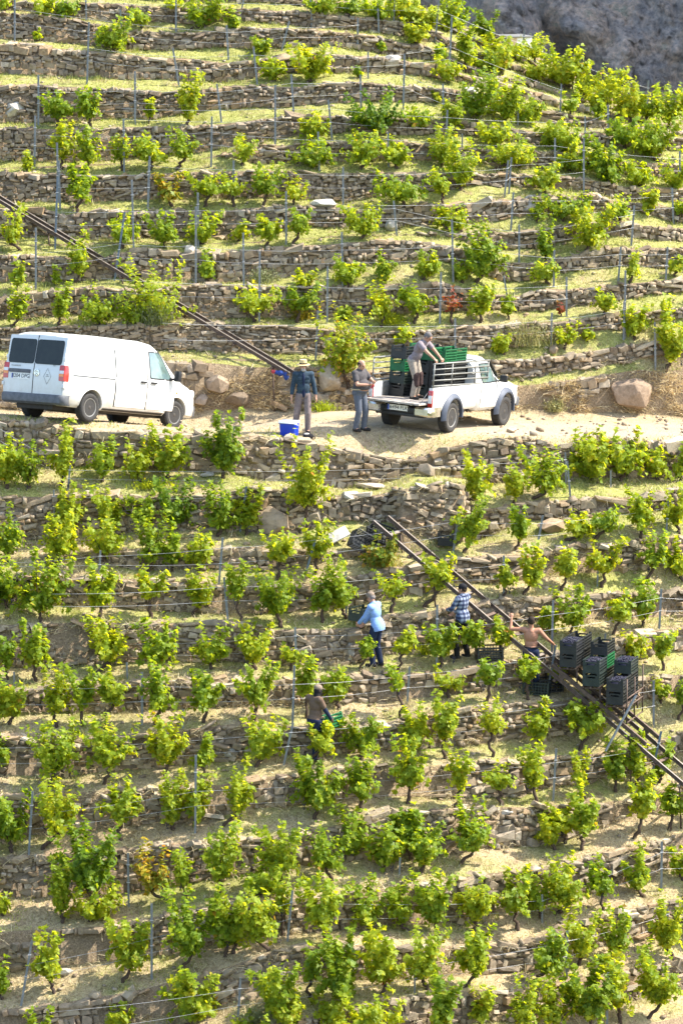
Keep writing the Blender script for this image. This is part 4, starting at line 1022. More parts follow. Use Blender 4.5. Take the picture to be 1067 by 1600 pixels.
def shell_patch(name, f, nu, nv, mat, parent, thick=0.01, rad=(0.0, 0.0), ang=40):
    """f(u, v, off) -> point; a slab with rounded corners following a body surface"""
    bm = bmesh.new()
    def um(u, v):
        ru, rv = rad
        if rv <= 0: return u
        e = max(0.0, abs(v - 0.5) - (0.5 - rv)) / rv
        ins = ru * (1 - math.sqrt(max(0, 1 - e * e)))
        return ins + u * (1 - 2 * ins)
    vs = [i / nv for i in range(nv + 1)]
    if rad[1] > 0:
        rv = rad[1]
        vs = sorted(set([round(x, 4) for x in [0, rv * .12, rv * .4, rv, 1 - rv, 1 - rv * .4, 1 - rv * .12, 1] + [rv + (1 - 2 * rv) * i / nv for i in range(nv + 1)]]))
    F, B = [], []
    for v in vs:
        F.append([bm.verts.new(f(um(i / nu, v), v, 0.0)) for i in range(nu + 1)])
        B.append([bm.verts.new(f(um(i / nu, v), v, -thick)) for i in range(nu + 1)])
    nvv = len(vs) - 1
    for j in range(nvv):
        for i in range(nu):
            bm.faces.new((F[j][i], F[j][i + 1], F[j + 1][i + 1], F[j + 1][i])); bm.faces.new((B[j][i], B[j + 1][i], B[j + 1][i + 1], B[j][i + 1]))
    for j in range(nvv):
        bm.faces.new((F[j][0], F[j + 1][0], B[j + 1][0], B[j][0])); bm.faces.new((F[j][nu], B[j][nu], B[j + 1][nu], F[j + 1][nu]))
    for i in range(nu):
        bm.faces.new((F[0][i], B[0][i], B[0][i + 1], F[0][i + 1])); bm.faces.new((F[nvv][i], F[nvv][i + 1], B[nvv][i + 1], B[nvv][i]))
    return bm_obj(name, bm, mat, parent, ang)

class Hull:
    """car body: stations along x, half width as a function of height"""
    def __init__(self, st, prof_roof, prof_hood, zref):
        self.st, self.pr, self.ph, self.zref = st, prof_roof, prof_hood, zref
        self.xs = [s[0] for s in st]
    def par(self, x):
        return [float(np.interp(x, self.xs, [s[i] for s in self.st])) for i in (1, 2, 3)]      # bottom, top, width factor
    def rings(self, x):
        zb, zt, wf = self.par(x)
        hood = min(1.0, max(0.0, (1.45 - zt) / 0.3))
        out = []
        for (a, wa), (b, wb) in zip(self.pr, self.ph):
            z = zb + (zt - zb) * (a * (1 - hood) + b * hood)
            out.append((wf * (wa * (1 - hood) + wb * hood), z))
        return out
    def halfwidth(self, x, z):
        r = self.rings(x)
        return float(np.interp(z, [q[1] for q in r], [q[0] for q in r]))
    def mesh(self, rake=0.0, zr=1.05, xr=1.0):
        bm = bmesh.new(); R = []
        for x in self.xs:
            pts = self.rings(x); ring = []
            full = [(0, pts[0][1])] + [(-w, z) for w, z in pts] + [(0, pts[-1][1] + 0.012)] + [(w, z) for w, z in reversed(pts)]
            for y, z in full:
                xx = x + rake * max(0, z - zr) * max(0, 1 - x / xr)
                ring.append(bm.verts.new((xx, y, z)))
            R.append(ring)
        n = len(R[0])
        for a, b in zip(R, R[1:]):
            for j in range(n): bm.faces.new((a[j], a[(j + 1) % n], b[(j + 1) % n], b[j]))
        bm.faces.new(R[0]); bm.faces.new(R[-1][::-1])
        bmesh.ops.recalc_face_normals(bm, faces=bm.faces)
        me = bpy.data.meshes.new("body"); bm.to_mesh(me); bm.free()
        return me

def cut_arches(me, arches, mat_in):
    """wheel arches cut out of the body"""
    bm = bmesh.new()
    for (x, z, r, y0, y1) in arches:
        lathe(bm, [(r, 0), (r, abs(y1 - y0))], Matrix.Translation((x, min(y0, y1), z)) @ Matrix.Rotation(-math.pi / 2, 4, 'X'), 32)
    bmesh.ops.recalc_face_normals(bm, faces=bm.faces)
    cm = bpy.data.meshes.new("arch_cut"); bm.to_mesh(cm); bm.free()
    def add(o, sc, extra):
        c = bpy.data.objects.new("arch_cut", cm); sc.collection.objects.link(c); extra.append(c)
        m = o.modifiers.new("b", 'BOOLEAN'); m.operation = 'DIFFERENCE'; m.solver = 'EXACT'; m.object = c
    return eval_mesh(me, [add])

def make_wheel(parent, loc, R, W, side, rim_mat, slots=12):
    """side -1: outer face looks towards -Y"""
    w = empty("wheel", loc); w.parent = parent
    w.rotation_euler = (math.pi / 2 * (1 if side < 0 else -1), 0, 0)     # local z looks outwards
    h = W / 2
    bm = bmesh.new()
    lathe(bm, [(R * .62, -h), (R * .9, -h), (R * .975, -h * .85), (R, -h * .55), (R, h * .55), (R * .975, h * .85), (R * .92, h * .99), (R * .80, h * 1.0), (R * .66, h * .93), (R * .62, h * .8)], Matrix.Identity(4), 36)
    for a in range(36):                                                   # tread blocks
        t = 2 * math.pi * a / 36
        box(bm, (math.cos(t) * R, math.sin(t) * R, 0), (.012, R * .10, W * .8), Matrix.Rotation(t, 3, 'Z'))
    bm_obj("tyre", bm, M["tyre"], w, 40)
    bm = bmesh.new()
    lathe(bm, [(R * .64, h * .70), (R * .645, h * .92), (R * .60, h * .90), (R * .56, h * .62), (R * .50, h * .58), (R * .36, h * .72), (R * .24, h * .74), (R * .20, h * .62), (0.0, h * .62)], Matrix.Identity(4), 36)
    bm_obj("rim", bm, rim_mat, w, 35)
    bm = bmesh.new()
    for a in range(slots):
        t = 2 * math.pi * a / slots
        lathe(bm, [(R * .062, h * .5), (R * .062, h * .69)], Matrix.Translation((math.cos(t) * R * .43, math.sin(t) * R * .43, 0)), 10)
    bm_obj("rim_holes", bm, M["dark"], w)
    bm = bmesh.new()
    lathe(bm, [(R * .13, h * .55), (R * .13, h * .82), (R * .08, h * .88), (0, h * .88)], Matrix.Identity(4), 16)
    bm_obj("hub_cap", bm, M["rim_dark"], w, 40)
    return w

def plane_matrix(p_world, p_local, ang, gx, gy):
    """stand a vehicle on a tilted plane: local x along ang (from +X), contact point p_local on p_world"""
    n = Vector((-gx, -gy, 1)).normalized()
    x = Vector((math.cos(ang), math.sin(ang), 0)); x = (x - n * x.dot(n)).normalized()
    y = n.cross(x)
    R = Matrix((x, y, n)).transposed()
    return Matrix.Translation(Vector(p_world) - R @ Vector(p_local)) @ R.to_4x4()

def road_edge(px): return float(np.interp(px, PXS, ROAD_EDGE_Y))

def build_van():
    root = empty("parked_van", label="white panel van parked on the dirt road, seen from its rear corner", cat="van")
    hull = Hull([(0.0, .36, 1.885, .965), (0.04, .34, 1.925, .99), (0.25, .30, 1.955, 1.0), (1.4, .28, 1.975, 1.0), (2.9, .28, 1.965, 1.0), (3.2, .28, 1.93, 1.0), (3.45, .28, 1.80, 1.0), (3.8, .28, 1.50, .995), (4.08, .28, 1.22, .985),
                 (4.30, .28, 1.10, .97), (4.55, .28, 1.02, .93), (4.74, .28, .93, .86), (4.85, .32, .80, .76), (4.89, .38, .66, .66)],
                [(0.0, .84), (.05, .915), (.25, .945), (.45, .945), (.575, .915), (.66, .888), (.78, .845), (.88, .80), (.94, .745), (.975, .66), (.995, .50)],
                [(0.0, .84), (.08, .92), (.30, .95), (.45, .95), (.58, .945), (.70, .935), (.80, .915), (.88, .88), (.94, .82), (.98, .70), (.995, .50)], 1.97)
    RAKE = 0.13
    me = hull.mesh(RAKE)
    for x, s in ((0.97, -1), (0.97, 1), (3.97, -1), (3.97, 1)): pass
    me = cut_arches(me, [(0.97, .345, .385, s * .58, s * 1.2) for s in (-1, 1)] + [(3.97, .345, .385, s * .58, s * 1.2) for s in (-1, 1)], None)
    me.name = "body"; smooth(me, 38); link_mesh("body", me, M["white_paint"], root)
    def side(x0, x1, z0, z1, off, s=-1):
        def f(u, v, o):
            z = z0 + (z1 - z0) * v
            a = x0(v) if callable(x0) else x0; b = x1(v) if callable(x1) else x1
            x = a + (b - a) * u
            return (x, s * (hull.halfwidth(x, z) + off + o), z)
        return f
    def rear(y0, y1, z0, z1, off):
        def f(u, v, o):
            z = z0 + (z1 - z0) * v; y = y0 + (y1 - y0) * u
            return (RAKE * max(0, z - 1.05) - off - o, y, z)
        return f
    for s in (-1, 1):
        if s < 0:
            d = shell_patch("sliding_door", side(1.78, 2.86, .40, 1.80, .010, s), 6, 10, M["white_paint"], root, .02, (.05, .05))
            g = shell_patch("panel_recess", side(1.86, 2.78, 1.12, 1.70, .013, s), 4, 5, M["white_paint"], d, .008, (.06, .12))
        fd = shell_patch("front_door", side(2.89, lambda v: 3.86 if v < .5 else 3.86 - (v - .5) * 1.15, .40, 1.80, .010, s), 6, 12, M["white_paint"], root, .02, (.03, .05))
        gl = shell_patch("side_window", side(2.98, lambda v: 3.80 - .44 * v, 1.13, 1.71, .016, s), 4, 5, M["glass_light"] if s < 0 else M["glass"], fd, .012, (.05, .10))
        shell_patch("window_seal", side(2.95, lambda v: 3.86 - .46 * v, 1.10, 1.74, .012, s), 4, 5, M["black"], fd, .008, (.05, .10))
        shell_patch("panel_recess", side(.36, 1.70, 1.12, 1.70, .006, s), 5, 5, M["white_paint"], root, .01, (.05, .12))
        shell_patch("slide_rail", side(.28, 1.74, 1.005, 1.03, .006, s), 4, 1, M["bumper"], root, .01)
        for (x0, x1) in ((1.750, 1.779), (2.862, 2.889), (3.866, 3.886)):
            shell_patch("door_gap", side(x0, x1, .38, 1.82 if x0 < 3.5 else 1.1, .004, s), 1, 8, M["dark"], root, .01)
        shell_patch("side_crease", side(1.80, 3.84, .575, .60, .016, s), 4, 1, M["white_paint"], root, .02)
        for x in (2.62, 2.98):
            h = shell_patch("door_handle", side(x, x + .20, .995, 1.035, .045, s), 3, 1, M["black"], root, .03, (.1, .3))
        bm = bmesh.new(); box(bm, (3.82, s * 1.05, 1.22), (.10, .17, .25), Euler((0, 0, s * .15)).to_matrix(), .03)
        tube(bm, [(3.72, s * .90, 1.14), (3.80, s * 1.0, 1.15)], .03, 6)
        bm_obj("wing_mirror", bm, M["black"], root, 40)
        shell_patch("indicator", side(3.93, 4.0, .815, .855, .010, s), 1, 1, M["orange_lens"], root, .01, (.2, .3))
        shell_patch("sill", side(1.42, 3.55, .285, .335, .006, s), 4, 1, M["brown"], root, .02)
        bm = bmesh.new()
        arch = [(math.cos(t), math.sin(t)) for t in [math.pi * i / 16 for i in range(17)]]
        for cx in (.97, 3.97):
            pts = [(cx + .40 * c, s * (hull.halfwidth(cx + .40 * c, .345 + .40 * q) + .004), .345 + .40 * q) for c, q in arch]
            tube(bm, pts, .016, 6)
        bm_obj("arch_lip", bm, M["white_paint"], root, 50)
        shell_patch("tail_light", rear(s * .92, s * .765, .86, 1.22, .012), 2, 6, M["red_lens"], root, .02, (.12, .1))
        shell_patch("tail_light_side", side(.0, .13, .86, 1.22, .010, s), 2, 6, M["red_lens"], root, .02, (.08, .1))
        shell_patch("clear_band", rear(s * .91, s * .775, 1.03, 1.10, .018), 2, 1, M["clear_lens"], root, .01)
        shell_patch("orange_band", rear(s * .91, s * .775, .965, 1.025, .018), 2, 1, M["orange_lens"], root, .01)
        for z in (.74, 1.36):
            bm = bmesh.new(); box(bm, (RAKE * max(0, z - 1.05) + .015, s * (hull.halfwidth(.03, z) - .02), z), (.07, .07, .085), None, .008)
            bm_obj("door_hinge", bm, M["white_paint"], root, 40)
    # rear doors
    for (a, b) in ((.035, .86), (-.86, -.004)):
        d = shell_patch("rear_door", rear(a - .012, b, .47, 1.86, .008), 3, 10, M["white_paint"], root, .02, (.03, .03))
        w = rear(a + (.0 if a > 0 else .06), b - (.055 if a > 0 else .0), 1.22, 1.78, .020)
        shell_patch("rear_window", w, 3, 5, M["glass"], d, .014, (.07, .13))
    shell_patch("rear_door_gap", rear(-.003, .020, .46, 1.87, .005), 1, 8, M["dark"], root, .01)
    shell_patch("brake_light", rear(.03, .22, 1.868, 1.888, -.006), 2, 1, M["red_lens"], root, .03)
    shell_patch("brake_light", rear(-.20, -.02, 1.868, 1.888, -.006), 2, 1, M["bumper"], root, .03)
    shell_patch("plate_handle", rear(.10, .74, 1.00, 1.085, .035), 3, 2, M["bumper"], root, .03, (.03, .3))
    pl = shell_patch("number_plate", rear(.13, .66, .86, .985, .018), 2, 1, M["plate"], root, .01)
    shell_patch("plate_strip", rear(.615, .655, .868, .977, .021), 1, 1, M["plate_blue"], pl, .004)
    RX = (math.pi / 2, 0, -math.pi / 2)
    lettering("plate_text", "8204 DPG", .125, M["ink"], pl, (-.0215, .375, .922), RX)
    lettering("model_text", "TRANSPORTER", .045, M["rack"], root, (-.012, .55, 1.155), RX)
    lettering("model_text", "TDI", .05, M["rack"], root, (-.012, -.60, 1.20), RX)
    bm = bmesh.new(); lathe(bm, [(.060, -.004), (.085, -.004), (.085, .012), (.068, .014), (.060, .006)], Matrix.Translation((-.012, -.10, 1.02)) @ Matrix.Rotation(-math.pi / 2, 4, 'Y'), 24)
    em = bm_obj("emblem", bm, M["chrome"], root, 40)
    bm = bmesh.new(); lathe(bm, [(.066, 0), (.066, .004)], Matrix.Translation((-.010, -.10, 1.02)) @ Matrix.Rotation(-math.pi / 2, 4, 'Y'), 24)
    bm_obj("emblem_disc", bm, M["bumper"], em)
    bm = bmesh.new()
    for pts in ([(-.045, .05), (-.022, .004), (0, .045), (.022, .004), (.045, .05)], [(-.052, .015), (-.024, -.055), (0, -.005), (.024, -.055), (.052, .015)]):
        tube(bm, [(-.020, -.10 + y, 1.02 + z) for y, z in pts], .006, 4)
    bm_obj("emblem_letters", bm, M["chrome"], em)
    bm = bmesh.new()
    dia = [(-.013, -.42, 1.13), (-.013, -.53, .95), (-.013, -.42, .77), (-.013, -.31, .95)]
    for a, b in zip(dia, dia[1:] + dia[:1]): tube(bm, [a, b], .003, 4)
    tube(bm, [(-.013, -.47, .95), (-.013, -.37, .95)], .005, 4); tube(bm, [(-.013, -.445, .985), (-.013, -.395, .985)], .008, 4)
    bm_obj("diamond_mark", bm, M["rack"], root)
    # bumper and underbody
    bm = bmesh.new()
    pts = [(.20, -.93), (.06, -.93), (-.05, -.86), (-.08, -.55), (-.09, 0), (-.08, .55), (-.05, .86), (.06, .93), (.20, .93)]
    R = []
    for (x, y) in pts:
        R.append([bm.verts.new((x + dx, y * (1 + dy * .02), z)) for dx, dy, z in ((.06, 0, .31), (.0, 1, .36), (-.01, 1, .50), (.02, .5, .545), (.10, 0, .545))])
    for a, b in zip(R, R[1:]):
        for j in range(4): bm.faces.new((a[j], b[j], b[j + 1], a[j + 1]))
    bm_obj("rear_bumper", bm, M["bumper"], root, 45)
    bm = bmesh.new(); box(bm, (.85, 0, .28), (1.5, 1.1, .16), None, .03); box(bm, (2.7, 0, .27), (2.6, 1.3, .10), None, .03); tube(bm, [(.1, -.35, .22), (1.2, -.3, .2)], .045, 8)
    tube(bm, [(.97, -.8, .33), (.97, .8, .33)], .05, 8)
    bm_obj("underbody", bm, M["brown"], root, 40)
    bm = bmesh.new()
    def ws(u, v, o): 
        x = 3.46 + .56 * (1 - v); zz = 1.22 + .56 * v; y = (-1 + 2 * u) * (.72 - .10 * v)
        return (x + .03 + o, y, zz + .03)
    bm.free(); shell_patch("windscreen", ws, 6, 4, M["glass"], root, .01, (.05, .1))
    for x in (.97, 3.97):
        for s in (-1, 1): make_wheel(root, (x, s * .82, .325), .325, .21, s, M["rim"], 16)
    # front bumper and lamps on the far end
    bm = bmesh.new(); box(bm, (4.80, 0, .45), (.20, 1.50, .26), None, .05); bm_obj("front_bumper", bm, M["bumper"], root, 40)
    for s in (-1, 1):
        bm = bmesh.new(); box(bm, (4.66, s * .70, .84), (.22, .26, .17), Euler((0, .2, -s * .5)).to_matrix(), .04); bm_obj("headlight", bm, M["clear_lens"], root, 40)
    Y = road_edge(134) + 0.7
    root.matrix_world = plane_matrix(PT(134, 658.5, Y), (.97 * 1.05, -.82 * 1.05, 0), math.radians(90 - 38), -.08, -.165) @ Matrix.Scale(1.05, 4)
    return root
VAN = build_van()

def build_pickup():
    root = empty("pickup_truck", label="white pickup truck with a lowered tailgate and pipe rack, loaded with crates on the road", cat="pickup")
    hull = Hull([(2.42, .50, 1.66, .97), (2.46, .46, 1.70, 1.0), (2.75, .44, 1.745, 1.0), (3.15, .44, 1.74, 1.0), (3.35, .44, 1.66, 1.0), (3.62, .44, 1.36, 1.0), (3.82, .44, 1.17, 1.0), (4.0, .44, 1.13, 1.0), (4.5, .44, 1.08, .985), (4.78, .46, 1.0, .94), (4.92, .50, .88, .85), (4.97, .55, .74, .76)],
                [(0.0, .78), (.06, .845), (.28, .865), (.42, .86), (.50, .85), (.60, .80), (.75, .735), (.86, .69), (.93, .645), (.97, .56), (.995, .42)],
                [(0.0, .78), (.10, .85), (.40, .87), (.58, .865), (.72, .85), (.82, .835), (.90, .80), (.95, .74), (.98, .66), (.99, .55), (.997, .42)], 1.74)
    arches = [(4.02, .40, .43, s * .5, s * 1.2) for s in (-1, 1)]
    me = cut_arches(hull.mesh(), arches, None); smooth(me, 38); link_mesh("cab", me, M["white_paint"], root)
    def side(x0, x1, z0, z1, off, s=-1):
        def f(u, v, o):
            z = z0 + (z1 - z0) * v
            a = x0(v) if callable(x0) else x0; b = x1(v) if callable(x1) else x1
            x = a + (b - a) * u
            return (x, s * (hull.halfwidth(x, z) + off + o), z)
        return f
    # load bed: side walls with arches, floor, front wall
    for s in (-1, 1):
        bm = bmesh.new()
        rows = [(.52, .80), (.58, .845), (.80, .865), (1.05, .865), (1.10, .85), (1.12, .80)]
        xs = [0.0, .06, .30, .62, 1.05, 1.48, 1.9, 2.38]
        R = [[bm.verts.new((x, s * w, z)) for z, w in rows] + [bm.verts.new((x, s * (.74), 1.12)), bm.verts.new((x, s * .74, .52))] for x in xs]
        for a, b in zip(R, R[1:]):
            for j in range(8): bm.faces.new((a[j], a[(j + 1) % 8], b[(j + 1) % 8], b[j]))
        bm.faces.new(R[0]); bm.faces.new(R[-1][::-1])
        bmesh.ops.recalc_face_normals(bm, faces=bm.faces)
        me = bpy.data.meshes.new("bed_side"); bm.to_mesh(me); bm.free()
        me = cut_arches(me, [(1.08, .40, .43, s * .5, s * 1.2)], None); smooth(me, 38); link_mesh("bed_side", me, M["white_paint"], root)
        # flares
        for cx in (1.08, 4.02):
            bm = bmesh.new(); Q = []
            for i in range(19):
                t = math.radians(-6 + 196 * i / 18); c, q = math.cos(t), math.sin(t)
                yy = .862 if cx < 2 else hull.halfwidth(cx + .45 * c, max(.5, .40 + .45 * q))
                Q.append([bm.verts.new((cx + r * c, s * (yy + o), .40 + r * q)) for r, o in ((.43, -.02), (.425, .075), (.46, .085), (.545, .03), (.56, -.01))])
            for a, b in zip(Q, Q[1:]):
                for j in range(4): bm.faces.new((a[j], b[j], b[j + 1], a[j + 1]))
            bm_obj("wheel_flare", bm, M["flare"], root, 45)
        # lamps on the bed corner
        bm = bmesh.new(); box(bm, (-.012, s * .80, .86), (.05, .115, .40), None, .012); tl = bm_obj("tail_light", bm, M["red_lens"], root, 40)
        bm = bmesh.new(); box(bm, (-.030, s * .80, .85), (.03, .10, .19), None, .006); bm_obj("clear_band", bm, M["clear_lens"], tl, 40)
        d = shell_patch("door", side(2.62, lambda v: 3.68 if v < .5 else 3.68 - (v - .5) * .9, .50, 1.60, .008, s), 5, 10, M["white_paint"], root, .02, (.03, .05))
        shell_patch("side_window", side(2.72, lambda v: 3.62 - .42 * v, 1.14, 1.56, .016, s), 4, 4, M["glass_light"], d, .012, (.05, .12))
        shell_patch("window_seal", side(2.68, lambda v: 3.70 - .44 * v, 1.11, 1.59, .011, s), 4, 4, M["black"], d, .008, (.05, .12))
        shell_patch("door_handle", side(2.70, 2.88, 1.01, 1.05, .030, s), 2, 1, M["white_paint"], d, .02, (.1, .3))
        for x0 in (2.595, 3.69): shell_patch("door_gap", side(x0, x0 + .014, .48, 1.10, .003, s), 1, 5, M["dark"], root, .01)
        bm = bmesh.new(); box(bm, (3.60, s * .98, 1.20), (.09, .20, .17), None, .03); tube(bm, [(3.56, s * .84, 1.13), (3.58, s * .93, 1.16)], .025, 6); bm_obj("wing_mirror", bm, M["black"], root, 40)
        shell_patch("indicator", side(3.93, 4.0, .975, 1.005, .008, s), 1, 1, M["orange_lens"], root, .01)
        bm = bmesh.new(); box(bm, (4.86, s * .60, .86), (.18, .30, .18), Euler((0, .2, -s * .4)).to_matrix(), .04); bm_obj("headlight", bm, M["clear_lens"], root, 40)
    bm = bmesh.new(); box(bm, (1.20, 0, .735), (2.36, 1.475, .05)); bm_obj("bed_floor", bm, M["bedliner"], root)
    bm = bmesh.new(); box(bm, (2.36, 0, .93), (.04, 1.475, .40)); bm_obj("bed_front", bm, M["white_paint"], root)
    # lowered tailgate
    bm = bmesh.new(); box(bm, (-.235, 0, .735), (.47, 1.46, .045), None, .008)
    tg = bm_obj("tailgate", bm, M["bedliner"], root, 40)
    for s in (-1, 1):
        bm = bmesh.new(); tube(bm, [(.03, s * .72, 1.05), (-.36, s * .715, .765)], .008, 5); bm_obj("tailgate_stay", bm, M["bumper"], tg)
    bm = bmesh.new()
    for q in (-.5, -.17, .17, .5): box(bm, (-.24, q, .708), (.40, .05, .02), None, .004)
    bm_obj("tailgate_rib", bm, M["white_paint"], tg)
    # bumper
    pts = [(.34, -.87), (.02, -.88), (-.10, -.80), (-.12, -.46)]
    for sg in (-1, 1):
        bm = bmesh.new()
        R = [[bm.verts.new((x + dx, y * -sg, z)) for dx, z in ((.05, .42), (-.01, .46), (-.015, .60), (.03, .645), (.10, .645), (.10, .42))] for x, y in pts]
        for a, b in zip(R, R[1:]):
            for j in range(6): bm.faces.new((a[j], b[j], b[(j + 1) % 6], a[(j + 1) % 6]))
        bm.faces.new(R[-1])
        bp = bm_obj("bumper_corner", bm, M["chrome"], root, 45)
    bm = bmesh.new(); box(bm, (-.02, 0, .54), (.12, .94, .14), None, .015); box(bm, (.05, 0, .42), (.12, 1.3, .08), None, .015); bm_obj("bumper_step", bm, M["black"], root, 40)
    bm = bmesh.new(); box(bm, (-.092, .02, .575), (.012, .54, .13)); pl = bm_obj("number_plate", bm, M["plate"], root)
    bm = bmesh.new(); box(bm, (-.100, .265, .575), (.005, .045, .12)); bm_obj("plate_strip", bm, M["plate_blue"], pl)
    lettering("plate_text", "6494 FLK", .125, M["ink"], pl, (-.1005, -.01, .575), (math.pi / 2, 0, -math.pi / 2))
    for yy in (.42, -.40):
        bm = bmesh.new(); box(bm, (-.10, yy, .565), (.02, .07, .07)); bm_obj("plate_lamp", bm, M["black"], root)
    bm = bmesh.new(); box(bm, (1.3, 0, .55), (2.2, .8, .18), None, .03); box(bm, (3.0, 0, .47), (1.3, 1.3, .10), None, .02); tube(bm, [(1.08, -.7, .38), (1.08, .7, .38)], .06, 8); box(bm, (1.75, -.66, .50), (.5, .2, .16), None, .03)
    bm_obj("underbody", bm, M["brown"], root, 40)
    bm = bmesh.new(); box(bm, (4.90, 0, .56), (.20, 1.60, .24), None, .06); bm_obj("front_bumper", bm, M["bumper"], root, 40)
    def ws(u, v, o):
        return (3.42 + .40 * (1 - v) + .05 + o, (-1 + 2 * u) * (.70 - .1 * v), 1.17 + .45 * v + .03)
    shell_patch("windscreen", ws, 6, 4, M["glass"], root, .01, (.05, .1))
    def rw(u, v, o): return (2.425 - o - .006, (-1 + 2 * u) * .55, 1.22 + .36 * v)
    shell_patch("rear_window", rw, 3, 3, M["glass"], root, .01, (.06, .15))
    for x in (1.08, 4.02):
        for s in (-1, 1): make_wheel(root, (x, s * .765, .365), .365, .24, s, M["rim"] if x < 2 else M["rim_dark"], 8)
    # pipe racks on both bed sides
    for s in (-1, 1):
        ra = empty("side_rack"); ra.parent = root
        for i in range(5):
            z = 1.17 + .125 * i
            x1 = 3.02
            bm = bmesh.new(); tube(bm, [(.02, s * .80, z + .03 * (i / 4)), (x1, s * .83, z - .06 + .015 * i)], .021 if i in (0, 4) else .017, 8)
            bm_obj("rack_bar", bm, M["rack"], ra)
        for x in (.04, 1.02, 2.30, 3.0):
            bm = bmesh.new(); zt = 1.69 - .05 * x / 3
            tube(bm, [(x, s * .815, 1.12 - .04 * (x > 2.5)), (x, s * .815, zt)], .02, 8); bm_obj("rack_upright", bm, M["rack"], ra)
    rf = empty("front_rack"); rf.parent = root
    for z in (1.35, 1.52, 1.70):
        bm = bmesh.new(); tube(bm, [(2.33, -.80, z), (2.33, .80, z)], .018, 8); bm_obj("rack_bar", bm, M["rack"], rf)
    Y = road_edge(698) + 1.2
    root.matrix_world = plane_matrix(PT(698, 675, Y), (1.08, -.765, 0), math.radians(90 - 28), -.073, -.053)
    return root
PICKUP = build_pickup()

# ------------------------------------------------------------------ harvest crates
M["crate_black"] = plain("black_crate_plastic", (0.022, 0.023, 0.022), 0.45, var=0.35, scale=12)
M["crate_dark"] = plain("dark_green_crate_plastic", (0.022, 0.032, 0.026), 0.45, var=0.35, scale=12)
M["crate_green"] = plain("green_crate_plastic", (0.008, 0.115, 0.036), 0.45, var=0.3, scale=12)
CL, CW, CH = 0.60, 0.40, 0.30
CRATE_MESH = {}
def crate_meshes(mat):
    if mat in CRATE_MESH: return CRATE_MESH[mat]
    out = {}
    def fin(nm, bm):
        bmesh.ops.recalc_face_normals(bm, faces=bm.faces); me = bpy.data.meshes.new(nm); bm.to_mesh(me); bm.free(); me.materials.append(M[mat]); out[nm] = me
    bm = bmesh.new(); box(bm, (0, 0, .008), (CL - .03, CW - .03, .016))
    for i in range(5): box(bm, (-.24 + .12 * i, 0, .020), (.02, CW - .04, .012))
    fin("floor", bm)
    bm = bmesh.new()                                                    # long lattice side (at y = -CW/2)
    for z in (.02, .085, .15, .215, .285): box(bm, (0, 0, z), (CL - .02, .012, .022 if z < .28 else .03))
    for i in range(9): box(bm, (-.27 + .0675 * i, .001, .15), (.014, .009, .27))
    fin("lattice_side", bm)
    bm = bmesh.new()                                                    # short side: solid, with a hand slot and a dipped rim
    box(bm, (0, 0, .095), (.014, CW - .02, .17)); 
    for s in (-1, 1):
        box(bm, (0, s * .145, .215), (.014, .09, .07)); box(bm, (0, s * .165, .28), (.016, .06, .06))
    box(bm, (0, 0, .245), (.014, .21, .035)); box(bm, (-.004, 0, .10), (.012, .16, .07)); box(bm, (-.006, 0, .185), (.02, .36, .014)); box(bm, (-.006, 0, .012), (.02, .36, .014))
    fin("end_panel", bm)
    bm = bmesh.new()
    for sx in (-1, 1):
        for sy in (-1, 1): box(bm, (sx * (CL / 2 - .012), sy * (CW / 2 - .012), CH / 2), (.028, .028, CH), None, .005)
    for sy in (-1, 1): box(bm, (0, sy * (CW / 2), CH - .008), (CL - .05, .026, .02), None, .004)
    fin("corner_frame", bm)
    CRATE_MESH[mat] = out
    return out

def crate(loc, R, mat, label, group, name="harvest_crate"):
    """loc: bottom centre; R: 3x3 rotation"""
    root = empty(name, label=label, cat="crate", group=group)
    ms = crate_meshes(mat)
    def add(nm, l, rz=0):
        o = bpy.data.objects.new(nm, ms[nm]); COL.objects.link(o); o.parent = root; o.location = l; o.rotation_euler = (0, 0, rz)
    add("floor", (0, 0, 0)); add("corner_frame", (0, 0, 0))
    add("lattice_side", (0, -CW / 2 + .006, 0)); add("lattice_side", (0, CW / 2 - .006, 0), math.pi)
    add("end_panel", (-CL / 2 + .007, 0, 0)); add("end_panel", (CL / 2 - .007, 0, 0), math.pi)
    root.matrix_world = Matrix.Translation(loc) @ R.to_4x4()
    return root

def grapes_in(loc, R, label, seed, fill=.27):
    r = np.random.default_rng(seed)
    bm = bmesh.new(); bmesh.ops.create_icosphere(bm, subdivisions=1, radius=0.016)
    bm.verts.ensure_lookup_table(); bv = np.array([v.co[:] for v in bm.verts]); bf = np.array([[v.index for v in f.verts] for f in bm.faces]); bm.free()
    n = 260
    P = np.stack([r.uniform(-.27, .27, n), r.uniform(-.17, .17, n), np.zeros(n)], -1)
    P[:, 2] = fill + .035 * np.cos(P[:, 0] * 5) * np.cos(P[:, 1] * 8) + r.uniform(-.012, .02, n)
    V = (P[:, None] + bv[None]).reshape(-1, 3); F = (bf[None] + (np.arange(n) * len(bv))[:, None, None]).reshape(-1, 3)
    # body of the heap under the top layer
    bm = bmesh.new(); box(bm, (0, 0, fill / 2 + .01), (.55, .355, fill - .03)); bm.verts.ensure_lookup_table()
    hv = np.array([v.co[:] for v in bm.verts]); hf = np.array([[v.index for v in f.verts] for f in bm.faces]); bm.free()
    F = np.concatenate([F, np.concatenate([hf[:, [0, 1, 2]], hf[:, [0, 2, 3]]]) + len(V)]); V = np.concatenate([V, hv])
    me = np_mesh("grape_heap", V, F); smooth(me)
    o = link_mesh("grape_heap", me, M["grape"]); tag(o, label, "grapes", "grapes heaped in the crates")
    o.matrix_world = Matrix.Translation(loc) @ R.to_4x4()

